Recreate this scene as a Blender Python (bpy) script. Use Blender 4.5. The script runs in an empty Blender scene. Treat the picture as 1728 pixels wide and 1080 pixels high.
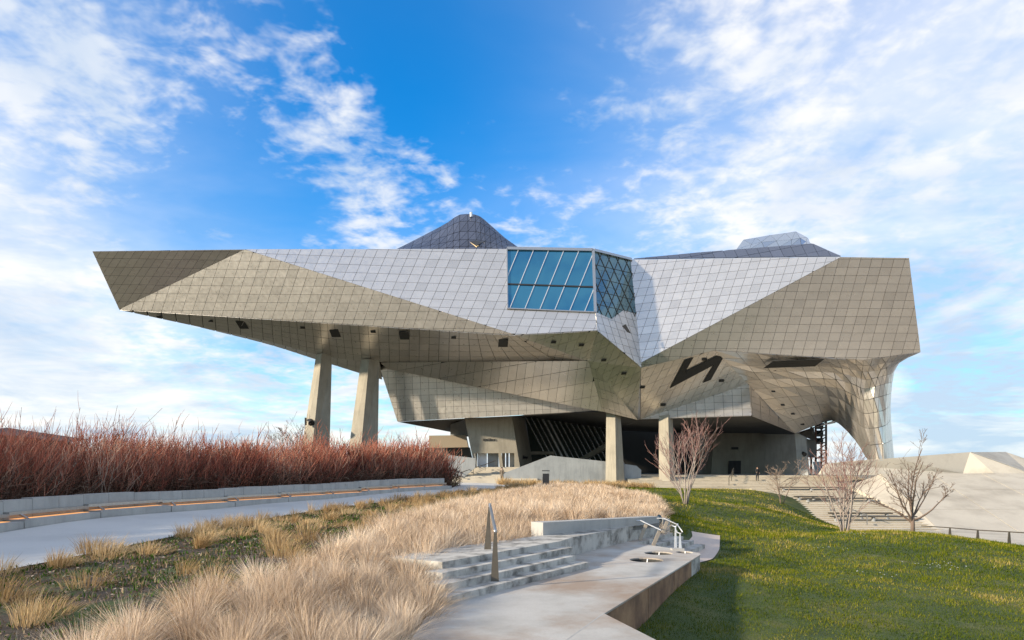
import bpy, bmesh, math, random
import numpy as np
from mathutils import Vector, Matrix
R = math.radians
rng = np.random.default_rng(7)
random.seed(7)
sc = bpy.context.scene
col = sc.collection

# ------------------------------------------------------------------ camera
F = 1150.0; HOR = 790.0; CZ = 2.2          # focal length and horizon of a 1728 px wide frame, eye height
cam_d = bpy.data.cameras.new('camera'); cam = bpy.data.objects.new('camera', cam_d); col.objects.link(cam)
cam.location = (0, 0, CZ); cam.rotation_euler = (R(90), 0, 0)
cam_d.sensor_width = 36.0; cam_d.lens = 36.0*F/1728.0
cam_d.shift_y = (HOR-540.0)/1728.0
cam_d.clip_start = 0.1; cam_d.clip_end = 6000
sc.camera = cam

# ------------------------------------------------------------------ light
SUN_TO = Vector((-0.87, -0.38, 0.29)).normalized()
w = bpy.data.worlds.new('World'); sc.world = w; w.use_nodes = True
nt = w.node_tree; nt.nodes.clear()
def N(tree, typ, **kw):
    n = tree.nodes.new(typ)
    for k, v in kw.items(): setattr(n, k, v)
    return n
def sky_world():
    L = nt.links.new
    out = N(nt, 'ShaderNodeOutputWorld')
    sky = N(nt, 'ShaderNodeTexSky', sky_type='NISHITA'); sky.sun_disc = False
    sky.sun_elevation = math.asin(SUN_TO.z); sky.sun_rotation = math.atan2(SUN_TO.x, SUN_TO.y)
    sky.air_density = 1.0; sky.dust_density = 0.3; sky.ozone_density = 2.5
    hs = N(nt, 'ShaderNodeHueSaturation'); hs.inputs['Saturation'].default_value = 1.7; hs.inputs['Value'].default_value = 1.15
    L(sky.outputs[0], hs.inputs['Color'])
    tn = N(nt, 'ShaderNodeMix', data_type='RGBA', blend_type='MULTIPLY'); tn.inputs[0].default_value = 1.0
    L(hs.outputs[0], tn.inputs[6]); tn.inputs[7].default_value = (0.16, 1.12, 1.24, 1)
    tc = N(nt, 'ShaderNodeTexCoord')
    sep = N(nt, 'ShaderNodeSeparateXYZ'); L(tc.outputs['Generated'], sep.inputs[0])
    def M(op, a, b=None, c=None, clamp=False):
        m = N(nt, 'ShaderNodeMath', operation=op); m.use_clamp = clamp
        for i, v in enumerate((a, b, c)):
            if v is None: continue
            if hasattr(v, 'links') or hasattr(v, 'is_linked'): L(v, m.inputs[i])
            else: m.inputs[i].default_value = v
        return m.outputs[0]
    zz = M('MAXIMUM', sep.outputs['Z'], 0.0); den = M('ADD', zz, 0.16)
    cx = M('DIVIDE', sep.outputs['X'], den); cy = M('DIVIDE', sep.outputs['Y'], den)
    comb = N(nt, 'ShaderNodeCombineXYZ'); L(cx, comb.inputs[0]); L(cy, comb.inputs[1])
    def noise(scale, detail, rough, off, dist=0.0, lac=2.0):
        mp = N(nt, 'ShaderNodeMapping'); mp.inputs['Location'].default_value = off
        L(comb.outputs[0], mp.inputs[0])
        n = N(nt, 'ShaderNodeTexNoise'); n.inputs['Scale'].default_value = scale
        n.inputs['Detail'].default_value = detail; n.inputs['Roughness'].default_value = rough
        n.inputs['Distortion'].default_value = dist; n.inputs['Lacunarity'].default_value = lac
        L(mp.outputs[0], n.inputs[0]); return n.outputs[0]
    def lobe(px, py, k):                                    # smooth patch of sky round one direction
        d = Vector(((px-864)/F, 1.0, (HOR-py)/F)).normalized()
        dp = N(nt, 'ShaderNodeVectorMath', operation='DOT_PRODUCT'); L(tc.outputs['Generated'], dp.inputs[0])
        dp.inputs[1].default_value = d
        a = M('SUBTRACT', dp.outputs['Value'], 1.0); a = M('MULTIPLY', a, k)
        return M('EXPONENT', a)
    big = noise(0.7, 2.0, 0.5, (3.1, 1.7, 0))
    mid = noise(2.4, 4.0, 0.58, (0.3, 4.2, 0), 0.3)
    fine = noise(8.5, 4.0, 0.60, (7.3, 0.4, 0), 0.35)
    puff = noise(19.0, 3.0, 0.55, (1.3, 5.4, 0), 0.2)
    den0 = M('MULTIPLY', big, 0.5); den0 = M('MULTIPLY_ADD', mid, 1.5, den0); den0 = M('MULTIPLY_ADD', fine, 1.5, den0); den0 = M('MULTIPLY_ADD', puff, 0.8, den0)
    den0 = M('SUBTRACT', den0, 1.70)                        # about +0.35 on average
    for (px, py, k, a) in ((300, 140, 24, -0.50), (420, 290, 50, -0.36), (600, 60, 40, -0.34), (740, 230, 60, -0.50), (850, 80, 80, -0.34), (1150, 200, 40, -0.06), (1450, 300, 30, -0.03), (1640, 650, 60, -0.10),
                           (560, 180, 220, 0.50), (610, 290, 180, 0.72), (490, 90, 300, 0.42), (20, 0, 80, 0.45), (180, 90, 300, 0.22), (330, 60, 400, 0.22), (720, 400, 120, 0.35),
                           (40, 400, 14, 0.10)):
        den0 = M('MULTIPLY_ADD', lobe(px, py, k), a, den0)
    mr = N(nt, 'ShaderNodeMapRange'); mr.interpolation_type = 'SMOOTHSTEP'
    L(den0, mr.inputs['Value']); mr.inputs['From Min'].default_value = 0.0; mr.inputs['From Max'].default_value = 0.75
    cum = M('MULTIPLY', mr.outputs[0], 0.90)
    # thin veil of high haze, thicker towards the horizon
    wisp = noise(1.6, 4.0, 0.6, (2.0, 8.0, 0), 0.8)
    veil = M('MULTIPLY', zz, -6.5); veil = M('EXPONENT', veil); veil = M('MULTIPLY', veil, 1.05)
    for (px, py, k, a) in ((-100, 400, 16, 0.80), (1750, 220, 16, 0.50), (1250, 330, 14, 0.22)):
        veil = M('MULTIPLY_ADD', lobe(px, py, k), a, veil)
    wv_ = M('MULTIPLY_ADD', wisp, 0.9, 0.50); veil = M('MULTIPLY', veil, wv_, None, True)
    clear = M('MULTIPLY_ADD', lobe(480, 100, 22), -0.75, 1.0); clear = M('MULTIPLY_ADD', lobe(780, 200, 60), -0.4, clear, True); veil = M('MULTIPLY', veil, clear)
    # cover = 1-(1-cum)(1-veil)
    i1 = M('SUBTRACT', 1.0, cum); i2 = M('SUBTRACT', 1.0, veil); cover = M('MULTIPLY', i1, i2); cover = M('SUBTRACT', 1.0, cover)
    cover = M('MINIMUM', cover, 0.97)
    shade = noise(1.5, 5.0, 0.6, (9.0, 2.0, 0), 0.3)
    cr = N(nt, 'ShaderNodeValToRGB')
    cr.color_ramp.elements[0].position = 0.34; cr.color_ramp.elements[0].color = (0.55, 0.67, 0.84, 1)
    cr.color_ramp.elements[1].position = 0.60; cr.color_ramp.elements[1].color = (1.0, 0.985, 0.96, 1)
    for (px, py, k, a) in ((1640, 600, 260, -0.16), (1620, 715, 300, -0.12)): shade = M('MULTIPLY_ADD', lobe(px, py, k), a, shade)
    L(shade, cr.inputs[0])
    b1 = N(nt, 'ShaderNodeBackground'); b1.inputs[1].default_value = 0.12; L(tn.outputs[2], b1.inputs[0])
    b2 = N(nt, 'ShaderNodeBackground'); b2.inputs[1].default_value = 0.63; L(cr.outputs[0], b2.inputs[0])
    mx = N(nt, 'ShaderNodeMixShader'); L(cover, mx.inputs[0]); L(b1.outputs[0], mx.inputs[1]); L(b2.outputs[0], mx.inputs[2])
    L(mx.outputs[0], out.inputs[0])
sky_world()
sun_d = bpy.data.lights.new('sun', 'SUN'); sun = bpy.data.objects.new('sun', sun_d); col.objects.link(sun)
sun_d.energy = 4.4; sun_d.angle = R(2.0); sun_d.color = (1.0, 0.86, 0.66)
sun.rotation_euler = (-SUN_TO).to_track_quat('-Z', 'Y').to_euler(); sun.location = (-60, -30, 60)
vs = sc.view_settings; vs.view_transform = 'Standard'; vs.look = 'None'; vs.exposure = 0.8; vs.gamma = 1.0; vs.use_curve_mapping = False
sc.cycles.use_denoising = True
sc.cycles.max_bounces = 4; sc.cycles.diffuse_bounces = 2; sc.cycles.glossy_bounces = 3; sc.cycles.transparent_max_bounces = 6

# ------------------------------------------------------------------ helpers
def at(px, py, d):
    """survey point: bearing px,py of the 1728 px frame, d metres ahead of the camera station"""
    return Vector(((px-864.0)/F*d, d, CZ+(HOR-py)/F*d))
def obj(name, verts, faces, mat, parent=None, smooth=False, mats=None, mi=None):
    me = bpy.data.meshes.new(name); me.from_pydata([tuple(v) for v in verts], [], faces)
    for m in (mats or [mat]): me.materials.append(m)
    if mi is not None: me.polygons.foreach_set('material_index', mi)
    if smooth: me.polygons.foreach_set('use_smooth', [True]*len(me.polygons))
    me.update()
    o = bpy.data.objects.new(name, me); col.objects.link(o)
    if parent is not None: adopt(o, parent)
    return o
BASE = {}
def adopt(o, parent):
    o.parent = parent
    if parent.name in BASE: o.matrix_parent_inverse = Matrix.Translation(-BASE[parent.name])
def empty(name, loc, label=None, cat=None, group=None, kind=None):
    o = bpy.data.objects.new(name, None); col.objects.link(o); o.location = loc; BASE[o.name] = Vector(loc)
    return tag(o, label, cat, group, kind)
def tag(o, label=None, cat=None, group=None, kind=None):
    for k, v in (('label', label), ('category', cat), ('group', group), ('kind', kind)):
        if v: o[k] = v
    return o
class MB:
    """collects verts and faces for one mesh"""
    def __init__(s): s.v = []; s.f = []
    def add(s, vs, fs):
        b = len(s.v); s.v += [Vector(v) for v in vs]; s.f += [tuple(b+i for i in f) for f in fs]; return s
    def hexa(s, p):               # 8 points: bottom 4 ccw, top 4 ccw
        return s.add(p, [(3, 2, 1, 0), (4, 5, 6, 7), (0, 1, 5, 4), (1, 2, 6, 5), (2, 3, 7, 6), (3, 0, 4, 7)])
    def box(s, x0, x1, y0, y1, z0, z1):
        return s.hexa([(x0, y0, z0), (x1, y0, z0), (x1, y1, z0), (x0, y1, z0), (x0, y0, z1), (x1, y0, z1), (x1, y1, z1), (x0, y1, z1)])
    def prism(s, poly, z0, z1):   # poly ccw in plan; z may be per vertex lists
        n = len(poly); a = z0 if hasattr(z0, '__len__') else [z0]*n; b = z1 if hasattr(z1, '__len__') else [z1]*n
        vs = [(x, y, a[i]) for i, (x, y) in enumerate(poly)]+[(x, y, b[i]) for i, (x, y) in enumerate(poly)]
        return s.add(vs, [tuple(range(n-1, -1, -1)), tuple(range(n, 2*n))]+[(i, (i+1) % n, n+(i+1) % n, n+i) for i in range(n)])
    def bar(s, a, b, wd, ht, up=(0, 0, 1)):
        a = Vector(a); b = Vector(b); t = (b-a).normalized(); u = Vector(up); x = t.cross(u)
        if x.length < 1e-4: x = t.cross(Vector((1, 0, 0)))
        x.normalize(); y = x.cross(t).normalized(); x = x*wd/2; y = y*ht/2
        return s.hexa([a-x-y, a+x-y, a+x+y, a-x+y, b-x-y, b+x-y, b+x+y, b-x+y])
    def tube(s, pts, rad, n=8):
        pts = [Vector(p) for p in pts]; k = len(pts); rad = rad if hasattr(rad, '__len__') else [rad]*k
        vs = []; px = None
        for i in range(k):
            t = (pts[min(i+1, k-1)]-pts[max(i-1, 0)]).normalized()
            if px is None: px = t.cross(Vector((0, 0, 1))); px = px if px.length > 1e-3 else t.cross(Vector((1, 0, 0)))
            px = (px-t*px.dot(t)).normalized(); py = t.cross(px)
            vs += [pts[i]+(px*math.cos(2*math.pi*j/n)+py*math.sin(2*math.pi*j/n))*rad[i] for j in range(n)]
        fs = [(i*n+j, i*n+(j+1) % n, (i+1)*n+(j+1) % n, (i+1)*n+j) for i in range(k-1) for j in range(n)]
        fs += [tuple(range(n-1, -1, -1)), tuple(range((k-1)*n, k*n))]
        return s.add(vs, fs)
    def build(s, name, mat, parent=None, smooth=False): return obj(name, s.v, s.f, mat, parent, smooth)

# ------------------------------------------------------------------ materials
def mat(name): 
    m = bpy.data.materials.new(name); m.use_nodes = True
    return m, m.node_tree, m.node_tree.nodes['Principled BSDF']
def ramp(t, fac, stops):
    c = N(t, 'ShaderNodeValToRGB'); els = c.color_ramp.elements
    while len(els) < len(stops): els.new(0.5)
    for e, (p, cc) in zip(els, stops): e.position = p; e.color = (*cc, 1) if len(cc) == 3 else cc
    t.links.new(fac, c.inputs[0]); return c.outputs[0]
def tnoise(t, scale, detail=6, rough=0.6, stretch=(1, 1, 1), coord='Object', off=(0, 0, 0), dist=0.0):
    tc = N(t, 'ShaderNodeTexCoord'); mp = N(t, 'ShaderNodeMapping'); mp.inputs['Scale'].default_value = stretch
    mp.inputs['Location'].default_value = off
    n = N(t, 'ShaderNodeTexNoise'); n.inputs['Scale'].default_value = scale; n.inputs['Detail'].default_value = detail
    n.inputs['Roughness'].default_value = rough; n.inputs['Distortion'].default_value = dist
    t.links.new(tc.outputs[coord], mp.inputs[0]); t.links.new(mp.outputs[0], n.inputs[0]); return n.outputs[0]
def mixc(t, fac, a, b, mode='MIX'):
    m = N(t, 'ShaderNodeMix', data_type='RGBA', blend_type=mode)
    for s, v in ((m.inputs[0], fac), (m.inputs[6], a), (m.inputs[7], b)):
        if hasattr(v, 'is_linked'): t.links.new(v, s)
        else: s.default_value = v if not hasattr(v, '__len__') or len(v) == 4 else (*v, 1)
    return m.outputs[2]
def mrange(t, v, a, b, c=0.0, d=1.0):
    m = N(t, 'ShaderNodeMapRange'); t.links.new(v, m.inputs[0])
    for i, q in enumerate((a, b, c, d)): m.inputs[1+i].default_value = q
    return m.outputs[0]
def bump(t, p, h, strength=0.3, dist=0.02):
    b = N(t, 'ShaderNodeBump'); b.inputs['Strength'].default_value = strength; b.inputs['Distance'].default_value = dist
    t.links.new(h, b.inputs['Height']); t.links.new(b.outputs[0], p.inputs['Normal'])
def attr(t, name):
    a = N(t, 'ShaderNodeAttribute'); a.attribute_name = name; return a.outputs['Fac']
def plain(name, c, rough=0.6, metal=0.0):
    m, t, p = mat(name); p.inputs['Base Color'].default_value = (*c, 1); p.inputs['Roughness'].default_value = rough; p.inputs['Metallic'].default_value = metal
    n = tnoise(t, 9.0, 5); t.links.new(mixc(t, 0.25, (*c, 1), ramp(t, n, [(0.3, tuple(x*0.6 for x in c)), (0.7, tuple(min(1, x*1.35) for x in c))])), p.inputs['Base Color'])
    return m
def steel():
    m, t, p = mat('satin_steel_cladding')
    c = ramp(t, attr(t, 'tint'), [(0.0, (0.59, 0.55, 0.505)), (0.3, (0.675, 0.63, 0.58)), (0.7, (0.71, 0.66, 0.605)), (1.0, (0.74, 0.69, 0.63))])
    n = tnoise(t, 0.55, 5, 0.6, (1, 1, 2.2))
    c = mixc(t, mrange(t, n, 0.35, 0.7, 0.0, 0.22), c, (0.44, 0.41, 0.37, 1))
    t.links.new(c, p.inputs['Base Color']); p.inputs['Metallic'].default_value = 0.80
    n2 = tnoise(t, 2.5, 6, 0.65)
    t.links.new(mrange(t, n2, 0.3, 0.7, 0.26, 0.37), p.inputs['Roughness'])
    bump(t, p, tnoise(t, 0.9, 3), 0.06, 0.05)
    return m
def concrete(name, light=(0.50, 0.47, 0.42), dark=(0.30, 0.28, 0.245), scale=0.5, streak=True, stain=None, formwork=False):
    m, t, p = mat(name)
    n = tnoise(t, scale, 8, 0.62)
    c = ramp(t, n, [(0.30, dark), (0.52, tuple((a+b)/2*1.06 for a, b in zip(light, dark))), (0.72, light)])
    if streak:
        s = tnoise(t, 2.2, 6, 0.7, (1.0, 1.0, 0.12), off=(3, 1, 0))
        c = mixc(t, mrange(t, s, 0.48, 0.72, 0.0, 0.5), c, (*[x*0.62 for x in dark], 1))
    if stain:
        s = tnoise(t, stain[1], 7, 0.65, off=(11, 5, 2))
        c = mixc(t, mrange(t, s, 0.46, 0.66, 0.0, stain[2]), c, (*stain[0], 1))
    f = tnoise(t, 26, 6, 0.7)
    c = mixc(t, mrange(t, f, 0.3, 0.7, 0.0, 0.28), c, (*[x*0.7 for x in dark], 1))
    t.links.new(c, p.inputs['Base Color']); p.inputs['Roughness'].default_value = 0.82
    if formwork:
        tc = N(t, 'ShaderNodeTexCoord'); wv = N(t, 'ShaderNodeTexWave'); wv.wave_type = 'BANDS'; wv.bands_direction = 'Z'
        wv.inputs['Scale'].default_value = 1.6; wv.inputs['Distortion'].default_value = 0.6
        t.links.new(tc.outputs['Object'], wv.inputs[0]); bump(t, p, wv.outputs[1], 0.12, 0.02)
    else: bump(t, p, f, 0.18, 0.01)
    return m
def foliage(name, stops, rough=0.75, trans=0.25):
    m, t, p = mat(name)
    c = ramp(t, attr(t, 'tint'), stops)
    t.links.new(c, p.inputs['Base Color']); p.inputs['Roughness'].default_value = rough
    p.inputs['Specular IOR Level'].default_value = 0.04
    if trans:
        out = t.nodes['Material Output']; tr = N(t, 'ShaderNodeBsdfTranslucent'); t.links.new(c, tr.inputs[0])
        mx = N(t, 'ShaderNodeMixShader'); mx.inputs[0].default_value = trans
        t.links.new(p.outputs[0], mx.inputs[1]); t.links.new(tr.outputs[0], mx.inputs[2]); t.links.new(mx.outputs[0], out.inputs[0])
    return m
def glass(name, c, metal=0.75, rough=0.04):
    m, t, p = mat(name); p.inputs['Base Color'].default_value = (*c, 1); p.inputs['Metallic'].default_value = metal
    p.inputs['Roughness'].default_value = rough; bump(t, p, tnoise(t, 0.25, 2), 0.03, 0.1); return m
MT = dict(
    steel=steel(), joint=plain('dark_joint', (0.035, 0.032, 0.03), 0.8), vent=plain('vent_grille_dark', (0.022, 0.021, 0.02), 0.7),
    roofp=None, conc=concrete('cast_concrete', (0.43, 0.385, 0.305), (0.28, 0.25, 0.20), 0.35, True, None, True),
    conc_grey=concrete('grey_concrete', (0.40, 0.41, 0.41), (0.26, 0.27, 0.275), 0.5),
    conc_pale=concrete('pale_concrete', (0.60, 0.545, 0.45), (0.47, 0.42, 0.345), 0.16, False, ((0.34, 0.295, 0.235), 0.25, 0.65)),
    conc_step=concrete('stained_step_concrete', (0.62, 0.585, 0.52), (0.45, 0.42, 0.37), 0.9, True, ((0.06, 0.05, 0.04), 2.4, 0.9)),
    conc_plat=concrete('platform_concrete', (0.56, 0.53, 0.48), (0.38, 0.355, 0.315), 0.9, False, ((0.30, 0.185, 0.105), 0.42, 0.8)),
    conc_rust=concrete('rust_stained_concrete', (0.46, 0.27, 0.14), (0.17, 0.085, 0.045), 1.4, True, ((0.07, 0.035, 0.025), 1.1, 0.7)),
    stair=concrete('stair_stone', (0.62, 0.555, 0.45), (0.49, 0.435, 0.35), 0.4, False),
    riser=concrete('stained_riser', (0.62, 0.54, 0.42), (0.44, 0.37, 0.27), 0.7, True),
    road=concrete('road_concrete', (0.66, 0.635, 0.59), (0.52, 0.50, 0.465), 0.3, False),
    kerb=concrete('kerb_concrete', (0.50, 0.48, 0.44), (0.36, 0.345, 0.32), 0.8, True),
    metal=plain('brushed_metal', (0.48, 0.47, 0.45), 0.35, 0.9), metal_dark=plain('dark_bronze_metal', (0.14, 0.12, 0.095), 0.5, 0.6),
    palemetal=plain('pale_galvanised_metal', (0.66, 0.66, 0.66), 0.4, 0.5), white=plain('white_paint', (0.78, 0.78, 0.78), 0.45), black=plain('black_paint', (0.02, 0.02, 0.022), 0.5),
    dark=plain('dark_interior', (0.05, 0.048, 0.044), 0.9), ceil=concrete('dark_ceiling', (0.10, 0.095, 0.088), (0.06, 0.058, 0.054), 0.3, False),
    glass_blue=glass('blue_coated_glass', (0.045, 0.20, 0.34), 0.7, 0.02), glass_teal_refl=glass('teal_reflection_glass', (0.15, 0.24, 0.26), 0.8, 0.03),  # teal one has the mirrored facade tone put into its base colour
    glass_dark=glass('dark_glass', (0.05, 0.065, 0.06), 0.3, 0.05),
    rust=plain('rusty_steel', (0.16, 0.07, 0.04), 0.8), wood=plain('beige_board', (0.38, 0.31, 0.23), 0.8),
)
def roofmat():
    m, t, p = mat('sky_toned_roof_panel')
    c = ramp(t, attr(t, 'tint'), [(0, (0.045, 0.055, 0.09)), (1, (0.085, 0.10, 0.15))])  # dark blue of the reflected sky put into the panel colour
    t.links.new(c, p.inputs['Base Color']); p.inputs['Metallic'].default_value = 0.3; p.inputs['Roughness'].default_value = 0.45; return m
MT['roofp'] = roofmat()
MT['roofpale'] = glass('pale_roof_glass', (0.42, 0.47, 0.54), 0.8, 0.2)

# ------------------------------------------------------------------ terrain
ctrl = [(-9.4, 12.5, .27), (-9.3, 19, .32), (-8.5, 28, .38), (-6.5, 36, .45), (-3, 48, .55), (1, 66, .6), (-13.6, 19, .3), (-12.6, 28.7, .38),
 (-9.2, 37, .48), (-4, 51, .58), (-13, 10, .25), (-12, 4, .2), (-17.5, 20, .75), (-16, 31, .8), (-12.5, 41, .8), (-7.6, 54, .85), (-20, 12, .75), (-30, 30, 1.), (-25, 60, 1.), (-10, 70, .8),
 (-5.5, 14, .4), (-5, 22, .45), (-2, 35, .4), (2, 50, .4), (6, 55, .35), (3, 35, .35), (1, 24, .5), (-2, 18, .52), (-2.0, 14.2, .40), (-3, 10, .26), (-2, 7, .1), (-6, 7, .22), (3.6, 22.6, .5), (5.2, 28, .2), (6.5, 34, .05),
 (0.3, 11, -.2), (-1.0, 10.6, -.16), (-1.15, 9, -.16), (-1.0, 7, -.16), (-1.9, 12.6, .2), (-.6, 5, -.2),  (2.5, 14, -.4), (3.8, 18.3, -.4), (0, 8, -.18), (1.4, 9.3, -.6), (5.0, 21.3, -.55), (6, 22.5, -.48), (7.5, 25, -.47), (5.6, 20.5, -.48),
 (2.3, 12.2, -.70), (4.87, 17.6, -.36), (2.1, 10, -.75), (4, 12, -.78), (9, 12.5, -.95), (9, 17, -.7), (14, 18, -.85), (6, 16, -.55),
 (10.2, 27, -.5), (14.8, 29, -.5), (17.6, 27.5, -.55), (20.3, 27, -1.05), (25, 27, -1.6), (7.5, 25, -.5),
 (12.3, 33, -1.05), (15.5, 36, -1.3), (9.8, 29.5, -.62), (18.5, 31.5, -.8), (17, 45, -.62), (8.6, 32, -.2), (13.1, 45, -.15), (21, 76, -.25), (27.3, 77, -.35), (21.7, 57, -.36), (10.6, 42, .01), (11.3, 55, .05), (12, 76, .05),
 (29.3, 63, -3.45), (30.2, 70, -2.1), (30.6, 76, -.9), (27, 63, -2.2), (25.5, 70, -.9), (24, 62, -1.4), (26, 52, -3.0), (20, 42, -1.5), (18.5, 34, -.9),
 (30, 50, -3.6), (36, 55, -3.75), (45, 52, -3.7), (28, 42, -2.8), (35, 40, -3.2), (35, 64, -4.4), (35, 72, -3.2), (35, 80, -1.8),
 (30, 90, -.9), (0, 92, -.3), (-20, 92, .5), (0, 112, -.2), (40, 112, -.9), (-40, 90, .8), (-50, 60, .9), (-60, 30, .9), (50, 20, -2), (60, 40, -3.5), (60, 80, -4), (0, 3, -.1), (20, 5, -1), (-20, 4, .5)]
CP = np.array(ctrl, float)
def tps_fit(P, lam=0.02):
    n = len(P); d = np.hypot(P[:, None, 0]-P[None, :, 0], P[:, None, 1]-P[None, :, 1])/10
    K = np.where(d > 0, d*d*np.log(np.maximum(d, 1e-9)), 0)+np.eye(n)*lam
    A = np.zeros((n+3, n+3)); A[:n, :n] = K; A[:n, n] = 1; A[:n, n+1:] = P[:, :2]/10; A[n, :n] = 1; A[n+1:, :n] = P[:, :2].T/10
    b = np.zeros(n+3); b[:n] = P[:, 2]; return np.linalg.solve(A, b)
TW = tps_fit(CP)
def TZ(x, y):
    x = np.asarray(x, float); y = np.asarray(y, float); sh = x.shape; x = x.ravel(); y = y.ravel(); out = np.empty(len(x)); n = len(CP)
    for s in range(0, len(x), 20000):
        xs = x[s:s+20000]; ys = y[s:s+20000]
        d = np.hypot(xs[:, None]-CP[None, :, 0], ys[:, None]-CP[None, :, 1])/10
        K = np.where(d > 0, d*d*np.log(np.maximum(d, 1e-9)), 0)
        z = K@TW[:n]+TW[n]+xs/10*TW[n+1]+ys/10*TW[n+2]
        r = np.maximum(np.abs(xs)-55, np.maximum(ys-105, 2-ys)); f = np.clip(r/25, 0, 1)
        out[s:s+20000] = np.clip(z, -5, 2)*(1-f)+(-1.0)*f
    return out.reshape(sh)
def tz(x, y): return float(TZ(np.array([x]), np.array([y]))[0])
def inside(poly, x, y):
    r = np.zeros(x.shape, bool); n = len(poly)
    for i in range(n):
        x1, y1 = poly[i]; x2, y2 = poly[(i+1) % n]
        c = ((y1 > y) != (y2 > y)) & (x < (x2-x1)*(y-y1)/(y2-y1+1e-12)+x1); r ^= c
    return r
ROAD_R = [(-11, 4), (-10, 9), (-9.4, 12.5), (-9.1, 15.8), (-9.3, 19.3), (-9.0, 25.2), (-7.1, 33.5), (-4.0, 44), (-1.0, 54), (1.2, 66), (2, 84)]
WALL = [(-12.6, 4), (-13.6, 10), (-14.4, 19.2), (-14.2, 25.0), (-12.8, 29.2), (-9.75, 37), (-4.5, 51)]
ROAD_L = WALL+[(-4.6, 60), (-8, 84)]
BANK = [(-4.5, 4.5), (-4.5, 6), (-4.4, 8.5), (-4.2, 10), (-3.8, 12), (-3.4, 17), (-3.0, 23), (-2.3, 32), (-.8, 42), (1.2, 52), (3, 62), (8, 63), (9.3, 52), (9.0, 42), (7.6, 34), (6.2, 28.5), (5.0, 22.9),
        (4.6, 22.3), (.75, 18.1), (.2, 16.9), (-.4, 16.0), (-1.6, 14.4), (-1.5, 14.2), (-1.55, 13.0), (-1.35, 11.9), (-1.3, 11.0), (-1.3, 10.0), (-1.2, 8), (-1.0, 5)]
PLAT = [(1.82, 8.6), (1.39, 10.3), (4.85, 17.6), (4.35, 18.8), (5.6, 23.2), (3.7, 20.6), (1.0, 16.5), (-1.3, 12.4), (-1.6, 8.6), (-1.4, 3), (2.6, 3)]

def ground():
    xs = np.concatenate([np.linspace(-2500, -90, 14), np.linspace(-80, -22, 30), np.linspace(-21, 42, 210), np.linspace(44, 80, 20), np.linspace(90, 2500, 14)])
    ys = np.concatenate([np.linspace(-400, 0, 8), np.linspace(2, 36, 130), np.linspace(36.5, 84, 100), np.linspace(86, 130, 18), np.linspace(150, 4000, 14)])
    X, Y = np.meshgrid(xs, ys); Z = TZ(X, Y); nx = len(xs); ny = len(ys)
    v = np.stack([X.ravel(), Y.ravel(), Z.ravel()], 1)
    i = np.arange(ny-1)[:, None]*nx+np.arange(nx-1)[None, :]
    f = np.stack([i, i+1, i+1+nx, i+nx], -1).reshape(-1, 4)
    # where things grow: 1 lawn, 0 bare soil
    lawn = (X > 1.2) & ~inside(BANK, X, Y)
    m, t, p = mat('ground_soil_and_turf')
    g = ramp(t, tnoise(t, 0.55, 8, 0.65), [(0.30, (0.030, 0.050, 0.010)), (0.5, (0.060, 0.085, 0.016)), (0.62, (0.115, 0.115, 0.030)), (0.75, (0.20, 0.16, 0.065))])
    s = ramp(t, tnoise(t, 3.0, 8, 0.7), [(0.3, (0.030, 0.022, 0.015)), (0.55, (0.075, 0.056, 0.038)), (0.75, (0.16, 0.125, 0.085))])
    gr = tnoise(t, 0.9, 6, 0.6, off=(4, 2, 0)); s = mixc(t, mrange(t, gr, 0.50, 0.60, 0, 0.8), s, (0.05, 0.085, 0.016, 1))
    pv = ramp(t, tnoise(t, 0.05, 5, 0.6), [(0.3, (0.20, 0.17, 0.13)), (0.7, (0.34, 0.30, 0.24))])
    t.links.new(mixc(t, attr(t, 'pave'), mixc(t, attr(t, 'lawn'), s, g), pv), p.inputs['Base Color']); p.inputs['Roughness'].default_value = 0.95
    bump(t, p, tnoise(t, 7, 8, 0.7), 0.6, 0.08)
    o = obj('ground', v.tolist(), f.tolist(), m, smooth=True)
    a = o.data.attributes.new('lawn', 'FLOAT', 'POINT'); a.data.foreach_set('value', lawn.ravel().astype(np.float32))
    a = o.data.attributes.new('pave', 'FLOAT', 'POINT'); a.data.foreach_set('value', ((X > 42) | (Y < -10)).ravel().astype(np.float32))  # unseen paving out of frame, set pale for the steel to mirror
    tag(o, kind='structure')
ground()
def interp(path, n):
    P = np.array(path, float); s = np.concatenate([[0], np.cumsum(np.hypot(*np.diff(P, axis=0).T))]); q = np.linspace(0, s[-1], n)
    # smooth the polyline with a moving average
    x = np.interp(q, s, P[:, 0]); y = np.interp(q, s, P[:, 1]); k = max(3, n//12)|1; ker = np.ones(k)/k
    xp = np.pad(x, k//2, mode='reflect', reflect_type='odd'); yp = np.pad(y, k//2, mode='reflect', reflect_type='odd')
    return np.stack([np.convolve(xp, ker, 'valid'), np.convolve(yp, ker, 'valid')], 1)
def strip(name, left, right, m, n=120, k=10, dz=0.03):
    A = interp(left, n); B = interp(right, n); v = []; f = []
    for i in range(n):
        for j in range(k+1):
            q = A[i]*(1-j/k)+B[i]*j/k; v.append((q[0], q[1], 0))
    v = np.array(v); v[:, 2] = TZ(v[:, 0], v[:, 1])+dz
    for i in range(n-1):
        for j in range(k): a = i*(k+1)+j; f.append((a, a+1, a+k+2, a+k+1))
    o = obj(name, v.tolist(), f, m, smooth=True); tag(o, kind='structure'); return o
strip('road', ROAD_L, ROAD_R, MT['road'])
strip('footpath', [(5.15, 20.2), (5.75, 22.6), (6.6, 24.9), (6.9, 26.2)], [(5.2, 19.0), (6.0, 20.5), (7.0, 23.0), (8.0, 26.2)], plain('pink_gravel', (0.60, 0.48, 0.40), 0.9), 24, 6, 0.03)

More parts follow.
